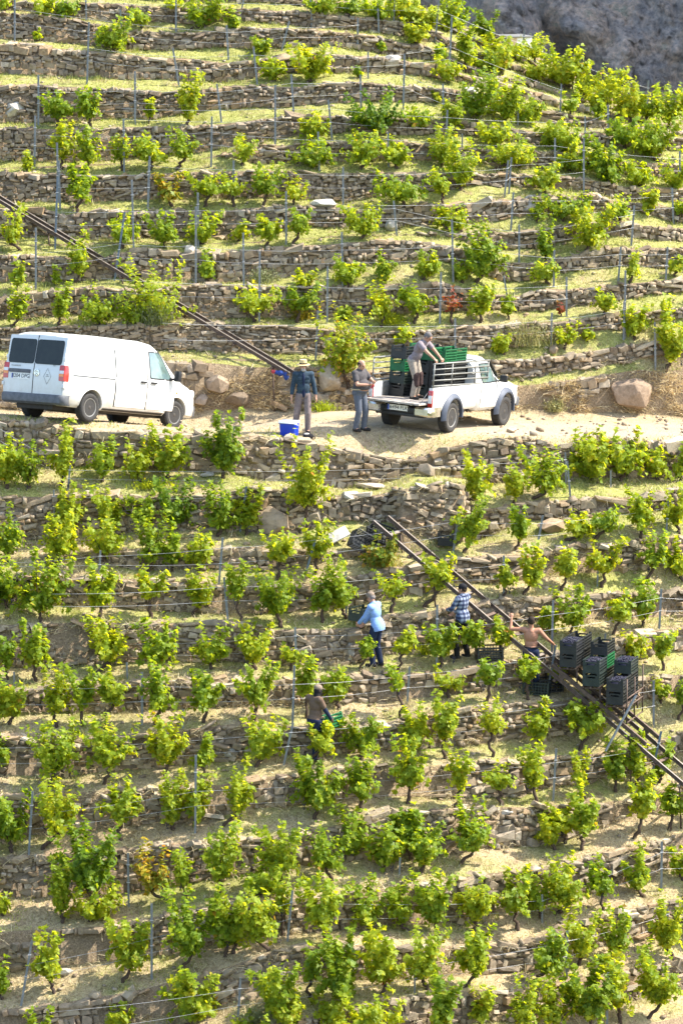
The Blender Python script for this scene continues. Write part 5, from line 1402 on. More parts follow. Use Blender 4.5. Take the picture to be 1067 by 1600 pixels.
def build_truck_load():
    MW = PICKUP.matrix_world; R = MW.to_3x3()
    fl = .762
    g = "crates stacked on the pickup"
    def c(x, y, lvl, mat, label, z0=0.0, rz=0.0):
        return crate(MW @ Vector((x, y, fl + z0 + lvl * (CH + .004))), R @ Matrix.Rotation(rz, 3, 'Z'), mat, label, g)
    st = ["lowest black", "second black", "green", "topmost black"]
    for i, m in enumerate(("crate_black", "crate_dark", "crate_green", "crate_black")):
        c(.98, .50, i, m, "%s crate of the tall stack left of the man on the pickup bed" % st[i], rz=.02 * (i % 2))
    lv = ["bottom", "second", "third", "topmost"]
    for j, (y, mats) in enumerate(((.53, ("crate_black", "crate_black", "crate_dark", "crate_green")), (.10, ("crate_black", "crate_dark", "crate_black", "crate_black")), (-.34, ("crate_dark", "crate_black", "crate_black", "crate_green")))):
        for i, m in enumerate(mats):
            c(2.02, y, i, m, "%s %s crate of the %s stack behind the pickup cab" % (lv[i], "green" if m == "crate_green" else "black", ["far", "middle", "near"][j]), rz=.015 * ((i * 7 + j) % 3 - 1))
    for j, (x, y, mats) in enumerate(((1.38, -.38, ("crate_black", "crate_black", "crate_black", "crate_green")), (1.42, .06, ("crate_dark", "crate_black", "crate_black", "crate_green")))):
        for i, m in enumerate(mats):
            c(x, y, i, m, "%s %s crate of the %s stack before the man on the pickup" % (lv[i], "green" if m == "crate_green" else "black", ["near side", "inner"][j]), rz=.015 * ((i * 5 + j) % 3 - 1))
    # white mesh crate lying in the bed and a red bottle
    bm = bmesh.new()
    p = lambda x, y, z: Vector((x, y, z))
    for i in range(9): tube(bm, [p(.5 + .06 * i, .70, .78), p(.5 + .06 * i, .68, 1.10)], .006, 4)
    for i in range(6): tube(bm, [p(.48, .70, .80 + .055 * i), p(1.0, .70, .80 + .055 * i)], .006, 4)
    box(bm, (.74, .715, .94), (.56, .012, .34))
    o = bm_obj("grey_mesh_panel", bm, M["rack"]); tag(o, "grey mesh panel leaning inside the far side of the pickup bed", "panel"); o.matrix_world = MW
    bm = bmesh.new(); lathe(bm, [(.0, 0), (.09, 0), (.09, .16), (.05, .20), (.03, .22), (0, .22)], Matrix.Translation((0, 0, 0)), 14)
    o = bm_obj("red_can", bm, M["red_lens"], None, 40); tag(o, "red can standing low behind the pickup's pipe rack by the cab", "can"); o.matrix_world = MW @ Matrix.Translation((1.99, -.68, fl))
build_truck_load()

# ------------------------------------------------------------------ rails and trolley
M["rust"] = plain("rusty_rail", (0.12, 0.08, 0.058), 0.75, 0.3, var=0.45, scale=12)
M["rail_top"] = plain("worn_rail_top", (0.30, 0.25, 0.21), 0.4, 0.6, var=0.3, scale=10)

def fit_line(a, b, clear, gauge=0.0, na=60):
    """straight line between two photograph pixels that just clears the terrace edges"""
    ga, _ = pix_ground(*a); gb, _ = pix_ground(*b)
    ya, yb = ga.y, gb.y
    for it in range(60):
        A, B = Vector(PT(a[0], a[1], ya)), Vector(PT(b[0], b[1], yb))
        hd = Vector((B.x - A.x, B.y - A.y, 0)).normalized(); g = Vector((-hd.y, hd.x, 0)) * gauge
        if g.x < 0: g = -g
        worst = 9.0
        for t in range(na + 1):
            for q in (A.lerp(B, t / na), A.lerp(B, t / na) + g): worst = min(worst, q.z - ground_z(q.x, q.y))
        if worst > clear: break
        ya -= .06; yb -= .06
    return A, B

def i_beam(name, A, B, parent, w=.036, h=.042):
    d = (B - A).normalized(); s = d.cross(Vector((0, 0, 1))).normalized(); u = s.cross(d)
    bm = bmesh.new()
    prof = [(-w, -h), (w, -h), (w, -h * .7), (.012, -h * .5), (.012, h * .5), (w * .75, h * .65), (w * .75, h), (-w * .75, h), (-w * .75, h * .65), (-.012, h * .5), (-.012, -h * .5), (-w, -h * .7)]
    ra = [bm.verts.new(A + s * x + u * y) for x, y in prof]; rb = [bm.verts.new(B + s * x + u * y) for x, y in prof]
    for j in range(12):
        f = bm.faces.new((ra[j], ra[(j + 1) % 12], rb[(j + 1) % 12], rb[j]))
        f.material_index = 1 if j == 6 else 0
    bm.faces.new(ra[::-1]); bm.faces.new(rb)
    return bm_obj(name, bm, [M["rust"], M["rail_top"]], parent), s, u

def build_track(a, b, gauge, label, sleepers, clear, legs=True):
    A, B = fit_line(a, b, clear, gauge)
    root = empty("rail_track", A, label=label, cat="rail track")
    A0, B0 = A - A, B - A
    d = (B - A).normalized()
    hd = Vector((d.x, d.y, 0)).normalized(); g = Vector((-hd.y, hd.x, 0)) * gauge
    if g.x < 0: g = -g
    i_beam("rail", A0, B0, root); i_beam("rail", A0 + g, B0 + g, root)
    L = (B - A).length; n = int(L / sleepers)
    up = d.cross(g).normalized()
    if up.z < 0: up = -up
    for i in range(n):
        p = A0.lerp(B0, (i + .6) / n) - up * .085
        bm = bmesh.new()
        R = Matrix((g.normalized(), d, up)).transposed()
        box(bm, p + g * .5, (gauge + .16, .07, .05), R)
        bm_obj("sleeper", bm, M["rust"] if i % 3 else M["rail_top"], root)
        if legs and i % 2 == 0:
            for q in (p, p + g):
                w = q + A
                gz = ground_z(w.x, w.y)
                if w.z - gz > .08:
                    bm = bmesh.new(); tube(bm, [q, Vector((q.x + .05, q.y, gz - A.z - .1))], .022, 5); bm_obj("rail_leg", bm, M["rust"], root)
    return A, B, g, d, up

TA, TB, TG, TD, TU = build_track((583, 815), (1120, 1270), .72, "rusty twin rail track running down the lower terraces below the pickup", .75, .02)
build_track((-70, 272), (452, 584), .26, "dark rail running down the upper terraces behind the van to the hatted man", 1.1, -.12)

def track_at(px):
    """point on the middle of the lower track seen at that photograph column"""
    lo, hi = 0.0, 1.0
    for _ in range(40):
        m = (lo + hi) / 2; p = TA.lerp(TB, m) + TG * .5
        x = CX + FPX * (p.x) / ((p - CAM).dot(Vector((0, math.cos(PITCH), -math.sin(PITCH)))))
        if x < px: lo = m
        else: hi = m
    return TA.lerp(TB, lo) + TG * .5

def build_trolley():
    root = empty("rail_trolley", track_at(940), label="rusty stepped rail trolley carrying the stacks of black crates", cat="trolley")
    O = Vector(track_at(940))
    root.location = O
    ang = math.radians(70)
    X = Vector((math.cos(ang), math.sin(ang), 0)); Yv = Vector((-math.sin(ang), math.cos(ang), 0)); Rz = Matrix((X, Yv, Vector((0, 0, 1)))).transposed()
    P0, P1 = track_at(868) + TU * .16, track_at(1014) + TU * .16
    for s in (-.5, .5):
        bm = bmesh.new(); R = Matrix((TG.normalized(), TD, TU)).transposed()
        a, b = P0 + TG * s - O, P1 + TG * s - O
        box(bm, (a + b) / 2, (.06, (b - a).length, .09), R); bm_obj("chassis_beam", bm, M["rust"], root)
        for t in (.12, .88):
            bm = bmesh.new(); c = a.lerp(b, t) - TU * .07
            lathe(bm, [(.0, -.025), (.075, -.025), (.075, .025), (0, .025)], Matrix.Translation(c) @ TG.to_track_quat('Z', 'Y').to_matrix().to_4x4(), 16); bm_obj("trolley_wheel", bm, M["rust"], root)
    shelves = []
    for (px, py) in ((887, 1043), (923, 1073), (960, 1102)):
        Y = track_at(px + 14).y - .30
        f = Vector(PT(px, py, Y))
        shelves.append(f)
        c = f + X * .62 - O
        for s in (-.19, 0, .19):
            bm = bmesh.new(); box(bm, c + Yv * s + Vector((0, 0, -.02)), (1.30, .04, .035), Rz); bm_obj("shelf_slat", bm, M["rust"], root)
        for t in (-.55, .55):
            bm = bmesh.new(); box(bm, c + X * t + Vector((0, 0, -.05)), (.04, .46, .035), Rz); bm_obj("shelf_bar", bm, M["rust"], root)
            for s in (-.20, .20):
                top = c + X * t + Yv * s + Vector((0, 0, -.06))
                # leg down to the chassis plane
                base = (P0 - O); h = (top - base).dot(TU) / max(TU.z, .2)
                bm = bmesh.new(); tube(bm, [top, top - Vector((0, 0, max(.05, min(.7, h))))], .02, 5); bm_obj("shelf_leg", bm, M["rust"], root)
    # guard frame at the lower end
    e = shelves[2] - O
    for k_, (dx, dz0, dz1) in enumerate(((.0, -.42, .62), (.62, -.42, .55), (1.28, -.42, .72))):
        q = e + X * dx - Yv * .27 + Vector((.02, 0, 0))
        bm = bmesh.new(); tube(bm, [q + Vector((0, 0, dz0)), q + Vector((0, 0, dz1))], .018, 6); bm_obj("guard_post", bm, M["rust"], root)
    for dz in (-.40, -.04, .16):
        q0, q1 = e - Yv * .27 + Vector((.02, 0, dz)), e + X * 1.28 - Yv * .27 + Vector((.02, 0, dz))
        bm = bmesh.new(); tube(bm, [q0, q1], .018, 6); bm_obj("guard_rail", bm, M["rust"], root)
    g = "crates on the rail trolley"
    def stack(i, dx, mats, words):
        names = {1: [""], 2: ["lower", "upper"], 3: ["bottom", "middle", "top"]}[len(mats)]
        for j, m in enumerate(mats):
            loc = shelves[i] + X * (.30 + dx) + Vector((0, 0, j * (CH + .003)))
            crate(loc, Rz, m, "%s %s crate of the %s on the rail trolley" % (names[j], "green" if m == "crate_green" else "black", words), g)
        return shelves[i] + X * (.30 + dx) + Vector((0, 0, (len(mats) - 1) * (CH + .003)))
    t = stack(0, 0, ("crate_black", "crate_black"), "uppermost front stack"); grapes_in(t, Rz, "dark grapes heaped in the upper crate nearest the shirtless man", 1)
    t = stack(0, .62, ("crate_black", "crate_black"), "uppermost rear stack")
    t = stack(1, 0, ("crate_dark", "crate_dark"), "middle front stack"); grapes_in(t, Rz, "dark grapes in the crate of the middle front stack on the trolley", 2, .25)
    t = stack(1, .62, ("crate_black", "crate_green", "crate_black"), "middle rear stack")
    t = stack(2, 0, ("crate_black", "crate_black"), "lowest front stack"); grapes_in(t, Rz, "dark grapes in the crate of the lowest front stack on the trolley", 3, .23)
    t = stack(2, .62, ("crate_black", "crate_black", "crate_dark"), "lowest rear stack"); grapes_in(t, Rz, "dark grapes in the topmost crate at the trolley's lower end", 4)
build_trolley()
# ------------------------------------------------------------------ people
def skin(name, col): return plain(name, col, 0.55, var=0.12, scale=20, spec=0.3)
M["skin"] = skin("skin_tan", (0.42, 0.22, 0.14)); M["skin_pale"] = skin("skin_pale", (0.46, 0.245, 0.16)); M["skin_sun"] = skin("skin_sunburnt", (0.36, 0.17, 0.10)); M["skin_dark"] = skin("skin_dark", (0.07, 0.04, 0.028))
def cloth(name, col, var=0.25, scale=22): return plain(name, col, 0.9, var=var, scale=scale, spec=0.15, bumps=0.35)
M["denim"] = cloth("denim_jacket", (0.036, 0.056, 0.076), .45, 16); M["navy"] = cloth("navy_cloth", (0.018, 0.025, 0.055)); M["taupe"] = cloth("taupe_trousers", (0.19, 0.145, 0.135))
M["grey_tee"] = cloth("dark_grey_tee", (0.075, 0.068, 0.068)); M["work_grey"] = cloth("blue_grey_trousers", (0.105, 0.115, 0.14)); M["mauve"] = cloth("mauve_grey_tee", (0.23, 0.19, 0.195))
M["khaki"] = cloth("khaki_trousers", (0.33, 0.27, 0.21)); M["knee"] = cloth("brown_knee_patch", (0.065, 0.04, 0.035)); M["sky_shirt"] = cloth("light_blue_shirt", (0.21, 0.33, 0.60), .15)
M["black_cloth"] = cloth("black_cloth", (0.017, 0.016, 0.018)); M["brown_tee"] = cloth("brown_tee", (0.135, 0.088, 0.06), .15); M["cap_beige"] = cloth("beige_cap", (0.22, 0.165, 0.12), .35, 40)
M["straw_hat"] = cloth("straw_hat", (0.58, 0.44, 0.22), .3, 60); M["hair_dark"] = cloth("dark_hair", (0.03, 0.02, 0.014)); M["hair_grey"] = cloth("grey_hair", (0.16, 0.14, 0.13)); M["beard"] = cloth("grey_beard", (0.42, 0.38, 0.34))
M["glove"] = cloth("grey_glove", (0.40, 0.36, 0.32)); M["belt"] = cloth("tan_belt", (0.42, 0.33, 0.2)); M["shoe"] = cloth("dark_shoe", (0.035, 0.03, 0.027)); M["eye"] = plain("eye", (0.03, 0.02, 0.015), .3, var=0); M["lip"] = plain("lip", (0.25, 0.09, 0.07), .5, var=0.1)
def plaid_material():
    m, nt, b = new_mat("plaid_shirt")
    tc = nt.nodes.new("ShaderNodeTexCoord"); outs = []
    for d in ('X', 'Z'):
        w = nt.nodes.new("ShaderNodeTexWave"); w.bands_direction = d; w.inputs["Scale"].default_value = 3.2; w.inputs["Distortion"].default_value = 0.6; w.inputs["Detail"].default_value = 1
        nt.links.new(tc.outputs["Object"], w.inputs["Vector"]); outs.append(ramp(nt, w.outputs[0], [(0.45, (0, 0, 0)), (0.6, (1, 1, 1))]).outputs[0])
    c = mix(nt, outs[0], (0.012, 0.018, 0.05), (0.07, 0.09, 0.15)); c2 = mix(nt, outs[0], (0.06, 0.08, 0.14), (0.26, 0.29, 0.36))
    nt.links.new(mix(nt, outs[1], c, c2), b.inputs["Base Color"]); b.inputs["Roughness"].default_value = .9
    return m
M["plaid"] = plaid_material()

def V3(*a): return Vector(a)
def cap(bm, p0, r0, p1, r1, n=14):
    p0, p1 = Vector(p0), Vector(p1)
    for p, r in ((p0, r0), (p1, r1)): bmesh.ops.create_uvsphere(bm, u_segments=n, v_segments=9, radius=r, matrix=Matrix.Translation(p))
    if (p1 - p0).length > 1e-4: tube(bm, [p0, p1], [r0, r1], n)
def ell(bm, c, rad, rot=None):
    bmesh.ops.create_uvsphere(bm, u_segments=20, v_segments=12, radius=1.0, matrix=Matrix.Translation(c) @ (rot.to_4x4() if rot else Matrix.Identity(4)) @ Matrix.Diagonal((*rad, 1)))
def fuse(name, bm, mat, parent, voxel=.010, sm=3, cut=None):
    me = bpy.data.meshes.new(name); bm.to_mesh(me); bm.free()
    def a(o, sc, ex):
        m = o.modifiers.new("r", 'REMESH'); m.mode = 'VOXEL'; m.voxel_size = voxel; m.use_smooth_shade = True
        s = o.modifiers.new("s", 'SMOOTH'); s.factor = .5; s.iterations = sm
    out = eval_mesh(me, [a]); out.name = name
    out.materials.clear()
    if cut:
        b2 = bmesh.new(); b2.from_mesh(out)
        bmesh.ops.bisect_plane(b2, geom=b2.verts[:] + b2.edges[:] + b2.faces[:], plane_co=cut[0], plane_no=cut[1], clear_inner=True)
        b2.to_mesh(out); b2.free()
    smooth(out)
    return link_mesh(name, out, mat, parent)

def ik(S, T, l1, l2, hint):
    S, T = Vector(S), Vector(T); d = T - S; L = min(d.length, (l1 + l2) * .995)
    dn = d.normalized(); T = S + dn * L
    a = (l1 * l1 - l2 * l2 + L * L) / (2 * L); h = math.sqrt(max(1e-6, l1 * l1 - a * a))
    hv = Vector(hint); hv = (hv - dn * hv.dot(dn)).normalized()
    return S + dn * a + hv * h, T

def rot_from_up(up, fwd):
    u = Vector(up).normalized(); f = Vector(fwd); f = (f - u * f.dot(u)).normalized()
    r = f.cross(u)                                              # figure's side axis
    return Matrix((-r, -f, u)).transposed()                     # columns: x (left), y (back), z (up)

def person(loc, rz, label, J, look):
    """figure facing local -Y; +X is its left side. J overrides joints, look gives clothing"""
    root = empty("person", loc, rz, label, "person")
    g = look.get("girth", 1.0)
    D = dict(pelvis=V3(0, 0, .96), chest=V3(0, 0, 1.28), neck=V3(0, .015, 1.475), head=V3(0, -.01, 1.625), hipL=V3(.095, 0, .93), hipR=V3(-.095, 0, .93),
             footL=V3(.12, 0, .085), footR=V3(-.12, 0, .085), shL=V3(.185, .01, 1.425), shR=V3(-.185, .01, 1.425), handL=V3(.27, -.06, .88), handR=V3(-.27, -.06, .88),
             kneeL=V3(.05, -1, 0), kneeR=V3(-.05, -1, 0), elbL=V3(.3, 1, -.1), elbR=V3(-.3, 1, -.1), face=V3(0, -1, 0), toeL=V3(.15, -1, 0), toeR=V3(-.15, -1, 0), palmL=None, palmR=None, curl=.5)
    for k_, v_ in J.items(): D[k_] = Vector(v_) if isinstance(v_, (tuple, list)) else v_
    up = (D["neck"] - D["pelvis"]).normalized()
    tors = rot_from_up(up, (0, -1, 0))
    K, E, W = {}, {}, {}
    for s in "LR":
        K[s], f = ik(D["hip" + s], D["foot" + s], .44, .42, D["knee" + s]); D["foot" + s] = f
        E[s], W[s] = ik(D["sh" + s], D["hand" + s], .29, .26, D["elb" + s])
    fh = D["face"].normalized(); headup = (V3(0, 0, 1) - fh * fh.z + up * .3).normalized(); HR = rot_from_up(headup, fh)
    hd = D["head"]
    H = lambda x, y, z: hd + HR @ Vector((x, y, z))
    # ---- body: one continuous surface
    bm = bmesh.new()
    belly = look.get("belly", 0.0)
    def torso(bm, e, low=True):
        c = D["chest"]; p = D["pelvis"]
        ell(bm, c + tors @ V3(0, .0, .03), (.168 * g + e, .112 * g + e, .19 + e), tors)
        ell(bm, c.lerp(p, .55) + tors @ V3(0, -.02 * g - belly * .5, 0), (.148 * g + e + belly * .35, .105 * g + e + belly, .17 + e), tors)
        ell(bm, p + tors @ V3(0, .01, .0), (.165 * g + e, .118 * g + e, .125 + e), tors)
        for s in "LR": cap(bm, c + tors @ V3(0, 0, .10), .09 + e, D["sh" + s], .066 + e)
        cap(bm, c + tors @ V3(0, .02, .12), .085 + e, D["neck"], .062 + e)
    torso(bm, 0.0)
    cap(bm, D["neck"] - up * .03, .058, hd + HR @ V3(0, .02, -.07), .052)
    ell(bm, H(0, .012, .02), (.074, .094, .098), HR); ell(bm, H(0, -.022, -.048), (.056, .066, .068), HR); ell(bm, H(0, -.062, -.085), (.028, .024, .022), HR)
    cap(bm, H(0, -.084, .015), .010, H(0, -.106, -.022), .015)                                   # nose
    ell(bm, H(0, -.078, .034), (.048, .016, .012), HR)                                           # brow
    for s in (-1, 1): ell(bm, H(s * .077, .012, -.005), (.012, .022, .034), HR)                  # ears
    for s, sg in (("L", 1), ("R", -1)):
        cap(bm, D["sh" + s], .058, E[s], .042); cap(bm, E[s], .043, W[s], .029)
        cap(bm, D["hip" + s], .088, K[s], .056); cap(bm, K[s], .056, D["foot" + s], .040)
        ell(bm, K[s].lerp(D["foot" + s], .28) + V3(0, .012, 0), (.052, .056, .11))
        cap(bm, D["foot" + s], .040, D["foot" + s] + D["toe" + s].normalized() * .14 - V3(0, 0, .05), .032)
        # hand: palm, four unequal fingers, thumb from the side of the palm
        hdir = (W[s] - E[s]).normalized()
        if D.get("hdir" + s) is not None: hdir = Vector(D["hdir" + s]).normalized()
        pn = D["palm" + s]
        if pn is None: pn = V3(-sg, 0, 0)
        pn = Vector(pn); pn = (pn - hdir * pn.dot(hdir)).normalized(); lat = hdir.cross(pn).normalized()
        PR = Matrix((lat, pn, hdir)).transposed()
        pc = W[s] + hdir * .052
        ell(bm, pc, (.042, .019, .056), PR)
        tsg = 1 if (lat.dot(V3(0, -1, 0)) + lat.z * .3) > 0 else -1
        cu = D["curl"]
        for q, ln in zip((-1.5, -.5, .5, 1.5), (.060, .074, .078, .068)):
            ln = ln if tsg > 0 else (.068, .078, .074, .060)[int(q + 1.5)]
            b0 = W[s] + hdir * .092 + lat * q * .0205
            d1 = (hdir * math.cos(cu) + pn * math.sin(cu)); d2 = (hdir * math.cos(cu * 2.3) + pn * math.sin(cu * 2.3))
            b1 = b0 + d1 * ln * .55; b2 = b1 + d2 * ln * .5
            cap(bm, b0 - hdir * .02, .0105, b1, .0095, 8); cap(bm, b1, .0095, b2, .0085, 8)
        t0 = W[s] + hdir * .035 + lat * tsg * .034; t1 = t0 + (hdir * .6 + lat * tsg * .7 + pn * .25).normalized() * .038; t2 = t1 + (hdir * .9 + pn * .45).normalized() * .03
        cap(bm, t0, .013, t1, .0115, 8); cap(bm, t1, .0115, t2, .0095, 8)
    fuse("body", bm, look["skin"], root, .0085)
    # ---- clothes
    if look.get("shirt"):
        bm = bmesh.new(); torso(bm, .016)
        sl = look.get("sleeve", .55)
        e0 = .016 if sl < 1 else .013
        for s in "LR":
            if sl <= 1: cap(bm, D["sh" + s], .058 + e0, D["sh" + s].lerp(E[s], sl), .048 + e0 * 1.3)
            else: cap(bm, D["sh" + s], .058 + e0, E[s], .044 + e0); cap(bm, E[s], .045 + e0, E[s].lerp(W[s], .93), .032 + e0)
        if look.get("long"): ell(bm, D["pelvis"] + tors @ V3(0, .01, .0), (.200 * g, .152 * g, .24), tors)
        fuse("shirt" if not look.get("jacket") else "jacket", bm, look["shirt"], root, .012, cut=(D["pelvis"] + tors @ V3(0, 0, -.10 if look.get("long") else (-.01 if not look.get("belt") else .07)), up))
    if look.get("undersleeve"):
        for s in "LR":
            bm = bmesh.new(); cap(bm, D["sh" + s].lerp(E[s], .4), .056, E[s], .053); cap(bm, E[s], .053, E[s].lerp(W[s], .95), .040); fuse("sleeve", bm, look["undersleeve"], root, .011)
    if look.get("inner"):
        bm = bmesh.new(); c = D["chest"]
        ell(bm, c + tors @ V3(0, -.100, .05), (.036, .045, .15), tors); ell(bm, c.lerp(D["pelvis"], .6) + tors @ V3(0, -.098, -.02), (.055, .042, .20), tors)
        fuse("shirt", bm, look["inner"], root, .012)
        for s in (-1, 1):
            bm = bmesh.new(); box(bm, c + tors @ V3(s * .095, -.128, .06), (.09, .012, .06), tors, .004); bm_obj("pocket", bm, look["shirt"], root, 40)
            bm = bmesh.new(); cap(bm, D["neck"] + tors @ V3(s * .03, -.08, -.03), .018, D["neck"] + tors @ V3(s * .075, -.02, .0), .022, 8); fuse("collar", bm, look["shirt"], root, .008)
    if look.get("collar"):
        bm = bmesh.new()
        ring = [D["neck"] + tors @ V3(math.cos(t) * .075, math.sin(t) * .072, .012) for t in [i * math.pi / 8 for i in range(17)]]
        tube(bm, ring, .018, 7); bm_obj("collar", bm, look["shirt"], root, 60)
    e = .020
    bm = bmesh.new()
    ell(bm, D["pelvis"] + tors @ V3(0, .01, -.01), (.170 * g + .014, .122 * g + .014, .125), tors)
    if belly: ell(bm, D["pelvis"] + tors @ V3(0, -.03, .04), (.175 * g, .125 * g + belly * .5, .085), tors)
    for s in "LR":
        cap(bm, D["hip" + s] + V3(0, 0, -.01), .092 + e * .7, K[s], .060 + e); cap(bm, K[s], .060 + e, D["foot" + s] + V3(0, .0, .02), .046 + e * 1.1)
    fuse("trousers", bm, look["trousers"], root, .012)
    if look.get("knee"):
        for s in "LR":
            bm = bmesh.new(); cap(bm, K[s] + V3(0, 0, .10), .087, K[s] - V3(0, 0, .12), .078); fuse("knee_patch", bm, look["knee"], root, .012)
    if look.get("belt"):
        bm = bmesh.new(); pc = D["pelvis"] + tors @ V3(0, -.015 if belly else .005, .085)
        ring = [pc + tors @ V3(math.cos(t) * (.182 * g + belly * .25), math.sin(t) * (.130 * g + belly * .55), 0) for t in [i * math.pi / 12 for i in range(25)]]
        tube(bm, ring, .017, 6); bm_obj("belt", bm, look["belt"], root, 60)
    for s in "LR":
        t = D["toe" + s].normalized(); t = Vector((t.x, t.y, 0)).normalized(); f = D["foot" + s]; gz = f.z - .085
        bm = bmesh.new(); cap(bm, Vector((f.x, f.y, gz + .05)) - t * .04, .05, Vector((f.x, f.y, gz + .042)) + t * .15, .042); cap(bm, f + V3(0, 0, .03), .052, Vector((f.x, f.y, gz + .06)), .052)
        o = fuse("shoe", bm, look.get("shoe", M["shoe"]), root, .011)
    # ---- head
    if look.get("face", True):
        for s in (-1, 1):
            bm = bmesh.new(); ell(bm, H(s * .030, -.081, .016), (.012, .008, .007), HR); bm_obj("eye", bm, M["eye"], root, 60)
        bm = bmesh.new(); ell(bm, H(0, -.087, -.052), (.024, .007, .006), HR); bm_obj("mouth", bm, M["lip"], root, 60)
    if look.get("beard"):
        bm = bmesh.new(); ell(bm, H(0, -.048, -.078), (.054, .050, .052), HR); ell(bm, H(0, -.080, -.036), (.036, .016, .010), HR); fuse("beard", bm, look["beard"], root, .007)
    if look.get("hair"):
        bm = bmesh.new(); top = look.get("hairtop", True)
        if top: ell(bm, H(0, .022, .036), (.080, .096, .092), HR)
        for s in (-1, 1): ell(bm, H(s * .064, .030, .005), (.020, .060, .050), HR)
        ell(bm, H(0, .078, .0), (.066, .034, .062), HR)
        fuse("hair", bm, look["hair"], root, .008)
    if look.get("balaclava"):
        bm = bmesh.new(); ell(bm, H(0, .008, .0), (.086, .105, .115), HR); ell(bm, H(0, -.025, -.06), (.070, .08, .08), HR); cap(bm, H(0, .02, -.08), .074, D["neck"] - up * .03, .085)
        fuse("balaclava", bm, look["balaclava"], root, .009)
    if look.get("cap"):
        bm = bmesh.new(); ell(bm, H(0, .012, .055), (.090, .108, .085), HR); fuse("cap", bm, look["cap"], root, .008)
        bm = bmesh.new(); ell(bm, H(0, -.118, .048), (.070, .068, .010), HR @ Matrix.Rotation(.22, 3, 'X')); bm_obj("cap_visor", bm, look["cap"], root, 60)
    if look.get("hat"):
        MM = Matrix.Translation(H(0, .01, .045)) @ HR.to_4x4() @ Matrix.Rotation(-.05, 4, 'X')
        bm = bmesh.new(); lathe(bm, [(.165, -.012), (.17, -.006), (.13, .004), (.094, .006), (.088, .07), (.080, .115), (.05, .118), (.0, .105), ], MM, 28)
        bmesh.ops.scale(bm, vec=(1, 1, 1), verts=bm.verts); hat = bm_obj("straw_hat", bm, look["hat"], root, 50)
        bm = bmesh.new(); lathe(bm, [(.096, .008), (.094, .038)], MM, 28); bm_obj("hat_band", bm, M["hair_dark"], hat, 50)
    return root, W

def to_local(loc, rz, p):
    return Matrix.Rotation(-rz, 3, 'Z') @ (Vector(p) - Vector(loc))

